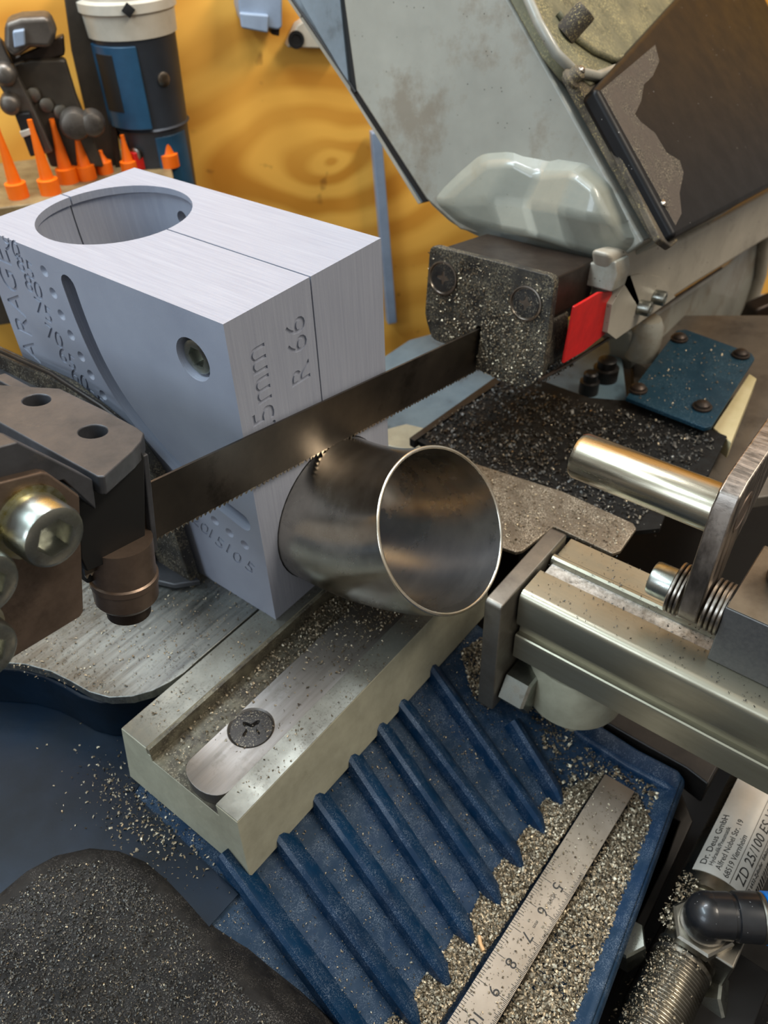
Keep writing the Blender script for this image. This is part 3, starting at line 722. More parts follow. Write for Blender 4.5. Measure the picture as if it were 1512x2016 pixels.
pts = [(.32, ys1), (.32, ys0)]+[(cx_-r_*.62*math.sin(math.pi*i/14), ys0+r_-r_*math.cos(math.pi*i/14)) for i in range(15)]
sc_c = Uz(494, 1432, -.5485)
bm = prism(bm, [Vector((x, y, -.5722)) for x, y in pts], AZ*.0237)
bm = carve(bm, [loft(BM(), sc_c-AZ*.02, AZ, [(0, .018), (.008, .026), (.0235, .0375), (.03, .040)], 40)])
obj('clamp_strip', bm, 'strip', rail, bevel=.0012)
cross_screw(rail, sc_c-AZ*.004, AZ, .0325, .006, 'screwblack', label='black cross-head screw')

# blue base: sloped ribbed floor falling to a trough
SL = .45; ZT = -.80; YT = -.495
def zs(y): return ZT+SL*(y-YT)
SNv = Vector((0, -SL, 1)); SD = ZT-SL*YT
def Us(px, py, h=0.): return U(px, py, SNv, SD+h)
bm = BM(); v = []
XL, XR = -1.3, .290
prof = [(-.676, -.80), (-.672, -.786), (-.662, -.783), (-.640, -.797), (-.625, -.80), (YT, ZT), (-.225, zs(-.225)), (-.16, -.672), (1.0, -.672), (1.0, -.75), (-.66, -.95)]
prism(bm, [Vector((XL, y, z)) for y, z in prof], AX*(XR-XL))
def shear(bm):
    for v in bm.verts:
        if v.co.y < -.60: v.co.y += .118*v.co.x
shear(bm); obj('base_shell', bm, 'bluedust', base, bevel=.008, seg=3)
bm = BM(); box(bm, (XL, -.62, -1.05), (XR-.03, .9, -.90)); obj('base_plinth', bm, 'darkvoid', base)
bm = prism(BM(), [Vector((XR-.035, y, z)) for y, z in [(-.676, -.795), (-.66, -.780), (-.55, -.785), (-.46, -.775), (-.20, -.68), (-.2, -.80), (-.676, -.86)]], AX*.045); shear(bm)
obj('trough_end', bm, 'blue', base, bevel=.010, seg=3)
# body under the turntable
bm = prism(BM(), [Vector((p.x*1.02+.0, p.y+.03, -.577)) for p in out]+[Vector((.36, .075, -.577)), Vector((.36, .6, -.577)), Vector((-.45, .7, -.577))], -AZ*.096)
obj('turntable_bed', bm, 'blueshade', base, bevel=.006)  # same blue with the shade in its colour
bm = prism(BM(), [Vector((x, y, -.6718)) for x, y in [(-1.28, -.222), (-.33, -.222), (-.325, -.1), (-.32, .02), (-.20, .06), (-.2, .3), (-1.28, .9)]], AZ*.0012); obj('floor_shade', bm, 'blueshade', base)  # thin sheet over the left floor, its dark colour stands for shadow
# ribs: tip (trough end) and a second picture point, both on the sloping floor
ribs = [((1106, 1592), (1003, 1424)), ((1072, 1648), (900, 1400)), ((1029, 1716), (792, 1399)), ((986, 1790), (749, 1444)), ((933, 1868), (692, 1503)), ((888, 1950), (630, 1588)), ((828, 2030), (561, 1667)), ((742, 2100), (480, 1740))]
for i, (tp, up) in enumerate(ribs):
    a = Us(*tp); b = Us(*up); d = (b-a); L = .40 if i else .16
    d = d.normalized(); e = a+d*L
    if e.y > -.17: e = a+d*((-.17-a.y)/d.y)
    s = d.cross(SNv).normalized()
    if s.x < 0: s = -s
    up_ = SNv.normalized(); h = .026
    bm = BM()
    def sec(c, k, wd=1.):
        return [bm.verts.new(c+s*x*wd+up_*z*k) for x, z in ((-.014, -.004), (-.011, h*.9), (-.005, h*1.1), (.004, h*.95), (.026, -.004))]
    R_ = [sec(a-d*.012, .02, .12), sec(a+d*.004, .45, .55), sec(a+d*.030, 1.), sec(a.lerp(e, .5), 1.), sec(e, 1.)]
    for p, q in zip(R_, R_[1:]):
        for j in range(5): bm.faces.new((p[j], p[(j+1) % 5], q[(j+1) % 5], q[j]))
    bm.faces.new(R_[0][::-1]); bm.faces.new(R_[-1])
    obj('drain_rib', bm, 'blue', base, bevel=.0025, seg=2)
# raised dusty pad at lower left with a flared skirt
pad = [(-160, 1880), (-60, 1810), (0, 1768), (55, 1722), (105, 1695), (165, 1682), (215, 1687), (262, 1706), (300, 1738), (335, 1775), (378, 1825), (420, 1874), (470, 1925), (520, 1972), (570, 2030), (640, 2120), (700, 2200)]
ZPD = -.652
Pt = [Uz(*p, ZPD) for p in pad]; cen = Vector((-.95, -.75, ZPD))
bm = BM(); rings = []
def outw(i):
    t = (Pt[min(i+1, len(Pt)-1)]-Pt[max(i-1, 0)]).normalized(); n_ = Vector((t.y, -t.x, 0)); return n_ if n_.dot(Pt[i]-cen) > 0 else -n_
for off, z in ((.085, -.83), (.040, -.70), (.012, -.662), (0, ZPD), (-.02, ZPD+.003), (-.15, ZPD+.002)):
    rings.append([bm.verts.new(Vector((p.x, p.y, z))+outw(i)*off) for i, p in enumerate(Pt)])
for a, b in zip(rings, rings[1:]):
    for j in range(len(a)-1): bm.faces.new((a[j], a[j+1], b[j+1], b[j]))
cv = bm.verts.new(cen)
for j in range(len(Pt)-1): bm.faces.new((rings[-1][j], rings[-1][j+1], cv))
obj('cast_pad', bm, 'pad', base, smooth=60)

# ================================================================ RULER
ZR = -.782
rul = empty('steel_ruler', 'steel rule with engraved scale lying across the chips in the trough', 'ruler', Uz(1060, 1770, ZR))
r0, r1 = Uz(1190, 1525, ZR), Uz(1250, 1560, ZR)
q0, q1 = Uz(845, 2050, ZR), Uz(970, 2050, ZR)
ux = (r0-q0).normalized(); wv = AZ.cross(ux); wd = .0545
mid0 = (r0+r1)/2; rdir = (((r0+r1)/2)-((q0+q1)/2)).normalized(); wv = AZ.cross(rdir)  # towards +Y
RW = (r0-r1).length*.97
E0 = mid0
def RP(s, c, z=0.): return E0-rdir*s+wv*c+AZ*z      # s distance back from the end, c across
bm = prism(BM(), [RP(0, RW/2), RP(0, -RW/2), RP(.62, -RW/2), RP(.62, RW/2)], AZ*.003); obj('rule_blade', bm, 'ruler', rul, bevel=.0006)
def spos(px, py):
    p = Uz(px, py, ZR+.003); return (E0-p).dot(rdir)
s5 = spos(1095, 1745); s9 = spos(962, 1943); cm = (s9-s5)/4
bm = BM(); bmn = BM()
for k in range(0, 80):
    s = s5-cm*.9+k*cm/10
    if s < .16 or s > .6: continue
    ln = .019 if k % 10 == 9 else (.0105 if k % 5 == 4 else .0075)
    c = RW/2
    b = [RP(s-.0004, c-.0005, .0031), RP(s+.0004, c-.0005, .0031), RP(s+.0004, c-ln, .0031), RP(s-.0004, c-ln, .0031)]; prism(bm, b, AZ*.0002)
    for h_ in (0, 1):
        ss = s+h_*cm/20; l2 = ln*.6 if h_ else ln*.9
        b = [RP(ss-.0004, -c+.0005, .0031), RP(ss+.0004, -c+.0005, .0031), RP(ss+.0004, -c+l2, .0031), RP(ss-.0004, -c+l2, .0031)]; prism(bm, b, AZ*.0002)
obj('graduations', bm, 'ink', rul, kind='stuff')
for k, ch in enumerate('56789'):
    bm = BM(); text_bm(bm, ch, .024, RP(s5+k*cm, -.002, .0032), -rdir, -wv, .0003); obj('numeral', bm, 'ink', rul)
bm = BM(); text_bm(bm, '10', .024, RP(s5+5*cm, -.002, .0032), -rdir, -wv, .0003); obj('numeral', bm, 'ink', rul)
bm = BM(); text_bm(bm, 'INOX', .008, RP(s5+.45*cm, -.004, .0032), rdir, -wv, .0003); obj('engraving', bm, 'ink', rul)
bm = BM(); text_bm(bm, 'mm', .008, RP(s5+1.5*cm, -.004, .0032), rdir, -wv, .0003); obj('engraving', bm, 'ink', rul)

# ================================================================ STOP PROFILE (right) with end plate
st = empty('material_stop_profile', 'long silver aluminium stop profile with end plate entering from the right edge', 'profile', (.29, -.6, -.80))
sec = []
def rcorner(x, z, r, a0, a1, k=5): return [(x+r*math.cos(math.radians(a0+(a1-a0)*i/k)), z+r*math.sin(math.radians(a0+(a1-a0)*i/k))) for i in range(k+1)]
sec += rcorner(.219, -.459, .014, 180, 90)
sec += [(.268, -.445), (.270, -.447), (.270, -.468), (.302, -.468), (.302, -.452)]
sec += rcorner(.310, -.452, .008, 180, 0)
sec += [(.322, -.456), (.372, -.456), (.372, -.600), (.212, -.600), (.205, -.594)]
sec += [(.205, -.552)]+rcorner(.2095, -.546, .0045, 180, 70, 3)+[(.218, -.5425), (.220, -.530)]+[(.224, -.5265), (.224, -.522), (.208, -.518), (.205, -.512)]
YP = -.337
bm = prism(BM(), [Vector((x, YP, z)) for x, z in sec], -AY*.95); obj('profile_bar', bm, 'alu', st, smooth=32)
bm = prism(BM(), [Vector((x, YP+.034, z)) for x, z in rc([(.158, -.438), (.362, -.438), (.362, -.70), (.158, -.70)], .008)], -AY*.030)
obj('end_plate', bm, 'alupl', st, bevel=.003)
bm = box(BM(), (.2705, -1.2, -.4679), (.3018, YP-.004, -.4555)); obj('packed_slot_chips', bm, 'whitechips', st, kind='stuff')
c = Uy(1008, 1338, YP); hb = hex_bolt(st, c, -AY, .044, .046, 'zinc', 'hex_bolt')
bm = BM(); fb_ = Uz(1132, 1352, -.70); loft(bm, (fb_.x, fb_.y, -.797), AZ, [(0, .04), (.07, .04), (.075, .070), (.09, .084), (.190, .084), (.195, .082)], 40); obj('foot_boss', bm, 'creampaint', st, smooth=40)

# ================================================================ STOP LEVER
lv = empty('stop_lever', 'brushed steel stop lever with a polished cylindrical pin, bolted above the profile', 'lever', (.30, -.57, -.445))
bxx, bz = .283, -.372
bm = box(BM(), (.252, -.95, -.4445), (.40, -.612, -.338)); obj('pivot_block', bm, 'blockgrey', lv, bevel=.002)
bm = box(BM(), (.2535, -.95, -.3385), (.3985, -.6135, -.3365)); obj('block_top', bm, 'blocktop', lv, bevel=.0008)
lev = rcorner(bxx, bz, .036, 175, 350, 9)+[(.34, -.30), (.40, -.262), (.455, -.20), (.462, -.175), (.45, -.160)]+[(.295, -.168), (.272, -.178), (.260, -.20)]
bm = prism(BM(), [Vector((x, -.556, z)) for x, z in lev], -AY*.028)
obj('lever_plate', bm, 'lever', lv, bevel=.0035, seg=2)
bm = BM(); loft(bm, (.305, -.556, -.232), AY, [(0, .034), (.196, .034), (.202, .031), (.202, .028), (.200, .027)], 40); obj('stop_pin', bm, 'rod', lv, smooth=30)
bm = BM(); loft(bm, (.318, -.5835, -.232), -AY, [(0, .029), (.0015, .029), (.0015, .024), (.0005, .023)], 36); obj('pin_end', bm, 'leverface', lv)
for y0 in (-.5535, -.5475, -.541): 
    bm = BM(); loft(bm, (bxx, y0, bz), AY, [(0, .037), (.0012, .0385), (.0038, .0385), (.005, .037)], 40); obj('washer', bm, 'washer', lv)
for y0 in (-.592, -.599, -.606, -.612):
    bm = BM(); loft(bm, (bxx, y0, bz), AY, [(0, .037), (.0012, .0385), (.0042, .0385), (.0055, .037)], 40); obj('washer', bm, 'washer', lv)
socket_screw(lv, Vector((bxx, -.5365, bz)), AY, .0255, .034, 'zinc')
kb = BM(); loft(kb, (.345, -.668, -.337), AZ, [(0, .030), (.004, .034), (.012, .034), (.016, .030), (.07, .029), (.08, .024)], 32)
obj('clamp_knob', kb, 'fitting', lv, smooth=40)

# ================================================================ REAR TABLE, CHUTE, PLATES
rt = [Uz(*p, -.57) for p in [(700, 735), (745, 708), (775, 688), (805, 668), (845, 657), (960, 640), (1150, 625), (1225, 700), (1245, 860), (1240, 1020), (985, 1060), (760, 900), (700, 880)]]
rtab = empty('rear_table', 'pale blue-grey painted machine table behind the tube and the jig', 'machine table', (.8, .1, -1.05))
bm = prism(BM(), rt, -AZ*.03); obj('table_top', bm, 'bluegrey', rtab, bevel=.006)
bm = prism(BM(), [Uz(*p, -.60) for p in [(1240, 620), (1640, 620), (1640, 960), (1330, 1000), (1255, 900)]], -AZ*.03); obj('rear_bed', bm, 'bedgrey', rtab, bevel=.004)
bm = box(BM(), (.62, -.12, -1.05), (.95, .24, -.60)); obj('table_leg', bm, 'darkvoid', rtab)
bm = prism(BM(), [Uz(*p, -.566) for p in [(755, 850), (800, 838), (850, 850), (905, 872), (830, 895), (755, 880)]], AZ*.006); obj('cream_casting', bm, 'creampaint', rtab, bevel=.003)

ch = empty('chip_chute', 'flat black chute plate covered in dark chips behind the tube', 'chute', Uz(1120, 860, -.569))
ZC = -.525
bm = prism(BM(), [Uz(*p, ZC) for p in [(812, 862), (975, 748), (1060, 746), (1160, 782), (1260, 790), (1432, 858), (1395, 935), (1330, 960), (1300, 1040), (1250, 1045), (930, 925)]], -AZ*.012)
obj('chute_plate', bm, 'chute', ch, bevel=.002)
bm = prism(BM(), [Uz(*p, ZC+.004) for p in [(806, 862), (816, 868), (985, 752), (975, 742)]], -AZ*.02); obj('chute_lip', bm, 'black', ch, bevel=.001)
bm = prism(BM(), [Uz(*p, ZC-.012) for p in [(850, 870), (975, 770), (1400, 860), (1290, 1000), (950, 930)]], -AZ*.030); obj('chute_support', bm, 'black', ch)
bp = prism(BM(), [Uz(*p, -.51) for p in [(800, 885), (935, 912), (1110, 968), (1247, 1030), (1253, 1040), (1222, 1084), (1206, 1090), (1090, 1036), (1030, 1083), (1016, 1087), (960, 1068), (860, 1040)]], -AZ*.008)
bpo = obj('side_plate', bp, 'brownplate', bevel=.002, label='flat dusty brown steel plate between the tube and the stop profile', cat='steel plate', at=Uz(1100, 1000, -.518))
plp = bm = prism(BM(), [Uz(*p, -.50) for p in [(1232, 782), (1332, 650), (1350, 648), (1480, 695), (1486, 705), (1402, 838), (1388, 842)]], -AZ*.010)
bpl = obj('cover_plate', bm, 'coverblue', bevel=.002, label='square blue cover plate held by four domed bolts near the right edge', cat='cover plate')
bpl_root = bpl
for px in ((1337, 668), (1458, 700), (1256, 768), (1382, 802)):
    c = Uz(*px, -.499); bm = BM(); loft(bm, c, AZ, [(0, .020), (.004, .020), (.005, .016), (.010, .015), (.014, .009), (.015, .003)], 24); obj('domed_bolt', bm, 'brownsteel', bpl, smooth=40)
bm = prism(BM(), [Uz(*p, -.512) for p in [(1245, 775), (1345, 660), (1470, 705), (1390, 825)]], -AZ*.055); obj('plate_base', bm, 'black', bpl)
bm = prism(BM(), [Uz(*p, -.53) for p in [(1404, 842), (1475, 735), (1490, 745), (1440, 872)]], -AZ*.04); obj('cream_bracket', bm, 'cream', bevel=.002, label='narrow cream bracket beside the blue cover plate', cat='bracket')
# pivot casting behind the flap, bolts under the arm
pc = empty('pivot_casting', 'speckled grey cast pivot housing behind the red flap', 'casting', (1.05, -.1, -.57))
bm = prism(BM(), [Uy(*p, -.10) for p in [(1240, 655), (1275, 630), (1359, 572), (1440, 520), (1478, 470), (1500, 455), (1508, 475), (1470, 610), (1452, 690), (1400, 672), (1330, 655), (1290, 700), (1240, 730)]], AY*.06); obj('casting_web', bm, 'greypaint', pc, bevel=.01, seg=3)
bm = BM(); sweep(bm, [Uy(x, y, -.112) for x, y in [(1495, 400), (1506, 460), (1496, 540), (1470, 620), (1455, 690)]], .022, 14); obj('casting_rim', bm, 'whitepaint', pc, smooth=60)
bm = BM(); loft(bm, Uz(1262, 700, -.56), AZ, [(0, .04), (.08, .04), (.10, .03)], 28); obj('casting_neck', bm, 'greypaint', pc, smooth=40)
for px, sc_ in (((1190, 745), 1.), ((1158, 772), .75)):
    c = Uz(*px, -.57); bm = BM(); loft(bm, c, AZ, [(0, .030*sc_), (.03, .030*sc_), (.032, .022*sc_), (.05, .022*sc_), (.054, .016*sc_)], 24)
    o = obj('adjusting_screw', bm, 'black', smooth=40, label='black screw head under the red flap' if sc_ == 1. else 'smaller black screw beside the black screw under the red flap', cat='screw')
tc_ = U(1475, 800, WN, .85)
bm = prism(BM(), [U(*p, WN, .85) for p in [(1466, 764), (1530, 700), (1640, 720), (1640, 930), (1512, 880), (1462, 852)]], WN*.08); obj('yellow_box', bm, 'yellow', bevel=.006, label='blurred yellow metal box at the right edge', cat='box')
bm = BM(); sweep(bm, [U(x, y, WN, .80) for x, y in [(1435, 915), (1452, 840), (1480, 750), (1530, 690)]], .011, 10); obj('blue_lever', bm, 'blue', smooth=60, label='thin dark blue rod beside the yellow box', cat='rod')
bm = prism(BM(), [U(*p, WN, .95) for p in [(1476, 640), (1490, 610), (1560, 580), (1560, 720), (1500, 700)]], WN*.06); obj('motor_bracket', bm, 'brownsteel', bevel=.01, label='blurred dark brown steel bracket above the yellow box', cat='bracket')

# ================================================================ PNEUMATIC CYLINDER (lower right)
pcy = empty('pneumatic_cylinder', 'small steel pneumatic cylinder with printed label and fine thread, lower right corner', 'cylinder', Vector((.15, -.745, -1.05)))
cy, cz = -.752, -.865; RCY = .058
def cx(px, py): return Uz(px, py, cz+.03).x
def cylx(x0, rings, nm, mt, n=44, smooth=35, label=None, parent=pcy):
    bm = BM(); loft(bm, (x0, cy, cz), AX, rings, n); return obj(nm, bm, mt, parent, smooth=smooth, label=label)
cylx(.150, [(0, .052), (.003, .0575), (.75, .0575), (.76, .05)], 'barrel', 'cyl')
cylx(.085, [(0, .046), (.012, .050), (.066, .050)], 'end_cap', 'cyl')
# threads
th = [(0, .030)]; x = .006; 
while x < .130: th += [(x, .0405), (x+.0022, .0440), (x+.0044, .0405)]; x += .0056
th.append((.132, .034))
cylx(-.092, th, 'thread', 'nickel', 44, 20)
cylx(.038, [(0, .038), (.003, .045), (.010, .045), (.012, .036), (.018, .036), (.02, .044), (.028, .044), (.030, .04)], 'collar', 'nickel')
bm = box(BM(), (.064, cy-.062, cz-.03), (.115, cy+.04, cz+.048)); obj('port_block', bm, 'nickel', pcy, bevel=.004)
bm = BM(); loft(bm, (.09, cy-.002, cz+.046), AZ, [(0, poly_r(6, .047)), (.016, poly_r(6, .047)), (.019, poly_r(6, .043)), (.019, .036), (.028, .036)], 36); obj('hexagon_base', bm, 'nickel', pcy, smooth=25)
ec = Vector((.092, cy-.002, cz+.092)); ed = (Uz(1500, 1793, ec.z)-Uz(1345, 1785, ec.z)).normalized()
fit = empty('push_fitting', 'black right-angle push-in air fitting with a blue release ring', 'air fitting', ec-AZ*.03)
bm = BM(); bmesh.ops.create_uvsphere(bm, u_segments=32, v_segments=20, radius=.0335, matrix=Matrix.Translation(ec)); obj('elbow_dome', bm, 'fitting', fit, smooth=60)
bm = BM(); loft(bm, ec, ed, [(0, .0330), (.030, .0335), (.031, .031), (.036, .031), (.037, .0345), (.039, .0350), (.069, .0355), (.071, .034)], 40); obj('elbow_arm', bm, 'fitting', fit, smooth=30)
bm = BM(); loft(bm, ec-AZ*.034, AZ, [(0, .0345), (.020, .0345), (.034, .0335)], 36); obj('elbow_stem', bm, 'fitting', fit, smooth=30)
bm = BM(); loft(bm, ec, ed, [(.071, .034), (.073, .0355), (.077, .0355), (.079, .034)], 36); obj('brass_ring', bm, 'nickel', fit, smooth=30)
bm = BM(); loft(bm, ec, ed, [(.079, .033), (.080, .0365), (.090, .0365), (.092, .033)], 36); obj('release_ring', bm, 'ringblue', fit, smooth=30)
bm = BM(); sweep(bm, [ec+ed*.090, ec+ed*.2, ec+ed*.35-AZ*.03], .022, 16); obj('air_hose', bm, 'ringblue', fit, smooth=60)
# rod nut, hexagon bolt on the side
hp = Uz(1372, 1955, -.93); hex_bolt(pcy, hp, (-AY*.75+AX*.2+AZ*.45).normalized(), .030, .045, 'zinc', 'hex_bolt')
bm = box(BM(), (-.03, cy-.12, cz-.075), (.14, cy+.05, cz-.045)); obj('mounting_foot', bm, 'darkvoid', pcy, bevel=.004)
bm = box(BM(), (.0, cy-.05, -1.05), (.10, cy+.02, cz-.07)); obj('mounting_post', bm, 'black', pcy)
nb = Uz(1235, 1860, -.86); hex_bolt(pcy, nb-AZ*.02, (AY*.2+AZ*.97).normalized(), .034, .045, 'zinc', 'lock_nut')
# label bent round the barrel
def lab(x, y, z): # x along the axis (reading direction +X), y across going from far side (+) to near side (-)
    a = y/RCY; a0 = math.radians(18)
    r_ = RCY+.0006+z
    return Vector((x, cy-r_*math.sin(a0-a), cz+r_*math.cos(a0-a)))
lx0 = .175; LL = .27
bm = BM(); k = 20; rows = []
for i in range(k+1):
    y = .068-.125*i/k; rows.append([bm.verts.new(lab(x, y, .0)) for x in (lx0, lx0+LL)]+[bm.verts.new(lab(x, y, -.0009)) for x in (lx0+LL, lx0)])
for a, b in zip(rows, rows[1:]):
    for j in range(4): bm.faces.new((a[j], a[(j+1) % 4], b[(j+1) % 4], b[j]))
bm.faces.new(rows[0]); bm.faces.new(rows[-1][::-1]); lo = obj('printed_label', bm, 'label', pcy, smooth=60)
def ltext(s, size, x, y, nm='lettering'):
    bm = BM(); text_bm(bm, s, size, (0, 0, 0), AX, AY, .0004, mapf=lambda a, b, c: lab(x+a, y+b, .0003+c), align='LEFT'); obj(nm, bm, 'ink', lo)
ltext('Dr. Deus GmbH', .0155, lx0+.012, .054)
ltext('Hydraulik/Pneumatik', .0095, lx0+.014, .042)
ltext('Alfred Nobel Str. 19', .0125, lx0+.012, .030)
ltext('68519 Viernheim', .0125, lx0+.006, .016)
ltext('ZD 25/100 ES-V', .0225, lx0+.012, -.006)
ltext('ISO 6432-Zylinder  Edelstahl  rostfrei', .0090, lx0+.006, -.025)
bm = BM(); r = random.Random(2); x = lx0+.006
def quad_lab(bm, x0, x1, y0, y1):
    v = [bm.verts.new(lab(*q)) for q in ((x0, y0, .0003), (x1, y0, .0003), (x1, y1, .0003), (x0, y1, .0003))]+[bm.verts.new(lab(*q)) for q in ((x0, y0, .0006), (x1, y0, .0006), (x1, y1, .0006), (x0, y1, .0006))]
    for q in ((0, 1, 2, 3), (7, 6, 5, 4), (0, 4, 5, 1), (1, 5, 6, 2), (2, 6, 7, 3), (3, 7, 4, 0)): bm.faces.new([v[i] for i in q])
while x < lx0+LL-.01: wd_ = r.choice((.0015, .0025, .004)); quad_lab(bm, x, x+wd_, -.052, -.036); x += wd_+r.choice((.002, .003))
obj('bar_marks', bm, 'ink', lo, kind='stuff')
bm = BM()
for y in (.0075, -.0185): quad_lab(bm, lx0+.001, lx0+LL-.001, y-.0003, y+.0003)
obj('ruled_lines', bm, 'ink', lo, kind='stuff')
# dark side bracket between trough and cylinder
bm = prism(BM(), [Vector((x, y, -.90)) for x, y in [(.29, -.55), (.36, -.62), (.30, -.675), (.14, -.682), (.02, -.686), (.02, -.67), (.2, -.665), (.286, -.655)]], -AZ*.15); obj('side_bracket', bm, 'black', bevel=.003, label='black steel bracket between the blue trough and the pneumatic cylinder', cat='bracket')
bm = prism(BM(), [Uz(*p, -.78) for p in [(1205, 1392), (1330, 1425), (1430, 1480), (1395, 1545), (1352, 1512), (1250, 1455), (1190, 1420)]], -AZ*.06); obj('support_block', bm, 'black', bevel=.004, label='dark steel support block behind the trough corner under the profile', cat='block')

# ================================================================ BACKGROUND BENCH WALL
def wallpoly(pxs, off, thick, nm, mt, bevel=.004, parent=None, **k):
    bm = prism(BM(), [Uw(*p, off) for p in pxs], WN*thick); return obj(nm, bm, mt, parent, bevel=bevel, **k)
wallpoly([(732, 262), (752, 262), (782, 636), (764, 640)], .05, .035, 'cable_trunking', 'greyplastic', label='narrow vertical grey strip fixed on the plywood wall', cat='trim')
sb_ = empty('switch_box', 'small blue-grey plastic switch box at the top of the plywood wall', 'switch box', Uw(508, 60, .06))
wallpoly([(465, -60), (556, -60), (556, 55), (548, 60), (478, 48), (470, 20)], .10, .10, 'box_body', 'greyplastic', .008, sb_)
wallpoly([(472, 25), (530, 30), (528, 66), (476, 56)], .115, .02, 'box_lid', 'greyplastic', .005, sb_)
wallpoly([(532, 48), (552, 46), (550, 72), (534, 68)], .09, .06, 'box_latch', 'brownsteel', .003, sb_)
wb = empty('wall_bracket', 'small white bracket with a round hole beside the saw arm edge', 'bracket', Uw(600, 80, .03))
wallpoly([(565, 94), (585, 50), (600, 40), (680, 60), (680, 98)], .05, .05, 'bracket_body', 'white', .005, wb)
bm = BM(); c = Uw(583, 78, .052); loft(bm, c, -WN, [(0, .022), (.004, .022), (.004, .014), (.001, .013)], 24); obj('bracket_eye', bm, 'cavity', wb)
# shelf with nozzles
shelf = empty('wall_shelf', 'small cream shelf on the wall behind the jig carrying orange nozzles', 'shelf', Uw(120, 395, .30))
P = [Uw(-200, 520, .30), Uw(420, 430, .30)]
zz = Uw(38, 388, .30).z
sa, sbb = Uw(-260, 400, .0), Uw(400, 400, .0)
a0 = Uw(-260, 400, .36); b0 = Uw(352, 400, .36)
q = [Vector((a0.x, a0.y, zz)), Vector((b0.x, b0.y, zz))]; 
bm = prism(BM(), [q[0], q[1], q[1]+WN*.36, q[0]+WN*.36], -AZ*.05); obj('shelf_board', bm, 'shelfwood', shelf, bevel=.004)
bm = prism(BM(), [q[0]-AZ*.05, q[1]-AZ*.05, q[1]+WN*.36-AZ*.05, q[0]+WN*.36-AZ*.05], -AZ*.25); obj('shelf_box', bm, 'clampdark', shelf)
nl = ['orange pointed nozzle, leftmost on the cream shelf', 'orange pointed nozzle, second from the left on the cream shelf', 'orange pointed nozzle, third from the left on the shelf', 'orange pointed nozzle, fourth from the left on the shelf',
      'small orange nozzle tip just left of the blue tool', 'lone orange nozzle tip in front of the blue tool', 'tiny orange nozzle tip just above the left edge of the jig']
for k, (bx, by, tx, ty, sc_) in enumerate([(38, 388, 10, 268, 1.), (102, 384, 76, 266, 1.), (140, 372, 113, 272, 1.), (174, 358, 157, 286, .95), (262, 362, 248, 302, .8), (345, 372, 328, 318, .9), (216, 372, 207, 336, .8)]):
    off = .30 if k in (0, 1) else .25-.01*k
    b = Uw(bx, by, off); b.z = zz
    d_ = depth(b); hh = max(.03, (math.hypot(tx-bx, ty-by))/F*d_*1.12)
    noz = empty('glue_nozzle', nl[k], 'nozzle', b, group='orange nozzles on the shelf')
    r0 = pr(b, 20)*sc_
    bm = BM(); loft(bm, b, AZ, [(0, r0), (.035*sc_, r0), (.037*sc_, r0*.8)], 24); obj('nozzle_collar', bm, 'orange', noz, smooth=40)
    bm = BM(); loft(bm, b, AZ, [(.036*sc_, r0*.66), (hh*.85, r0*.26), (hh, r0*.24)], 20); obj('nozzle_cone', bm, 'orange', noz, smooth=40)
bm = BM(); b = Uw(273, 330, .20); b.z = zz; box(bm, (b.x-.014, b.y-.012, zz), (b.x+.014, b.y+.012, Uw(273, 297, .20).z)); obj('red_cap', bm, 'red', bevel=.003, label='small bright red cap in front of the blue tool', cat='cap')
# blue power tool hanging on the wall
b = Uw(300, 250, .12); rt_ = pr(b, 78); zb_ = Uw(310, 420, .12).z; 
tool = empty('power_tool', 'upright round blue and dark grey power tool with white collar on the wall', 'power tool', Vector((b.x, b.y, zb_)))
zc_ = Uw(270, 62, .12).z; zseam = Uw(300, 242, .12).z; ztop_ = Uw(260, -90, .12).z
bm = BM(); loft(bm, (b.x, b.y, 0), AZ, [(zb_, rt_*.80), (zseam-.01, rt_*.88), (zseam, rt_*.9), (zseam+.004, rt_*.95), (zseam+.008, rt_*.9), (zc_-.01, rt_*.98), (zc_, rt_)], 40); obj('tool_body', bm, 'toolgrey', tool, smooth=30)
bm = BM(); loft(bm, (b.x, b.y, 0), AZ, [(zc_, rt_*1.03), (zc_+.05, rt_*1.06), (zc_+.055, rt_*1.12), (zc_+.075, rt_*1.12), (zc_+.08, rt_*.98), (ztop_, rt_*.95)], 40); obj('white_collar', bm, 'white', tool, smooth=30)
bm = BM(); vec = []; ang0 = math.atan2((CAM-b).y, (CAM-b).x)
def arcpanel(a0, a1, z0, z1, r_, t_):
    bm = BM(); R1 = []
    for i in range(15):
        a = math.radians(a0+(a1-a0)*i/14)+ang0
        R1.append([bm.verts.new(Vector((b.x+rr*math.cos(a), b.y+rr*math.sin(a), z))) for rr, z in ((r_, z0), (r_+t_, z0), (r_+t_, z1), (r_, z1))])
    for p, q_ in zip(R1, R1[1:]):
        for j in range(4): bm.faces.new((p[j], p[(j+1) % 4], q_[(j+1) % 4], q_[j]))
    bm.faces.new(R1[0]); bm.faces.new(R1[-1][::-1]); return bm
obj('blue_shell', arcpanel(-100, 0, zseam+.012, zc_-.012, rt_*.90, rt_*.12), 'toolblue', tool, bevel=.003)
obj('blue_shell', arcpanel(0, 60, zb_+.02, zseam-.012, rt_*.84, rt_*.05), 'toolblue', tool, bevel=.003)
obj('latch_recess', arcpanel(-66, -34, zc_-.16, zc_-.03, rt_*1.01, rt_*.02), 'cavity', tool, bevel=.002)
for a, z in ((-35, zseam-.05), (30, zseam+.12)):
    aa = math.radians(a)+ang0; dr = Vector((math.cos(aa), math.sin(aa), 0)); bm = BM(); loft(bm, Vector((b.x, b.y, z))+dr*rt_*.86, dr, [(0, .017), (.012, .017), (.014, .012)], 20); obj('tool_screw', bm, 'washer', tool)
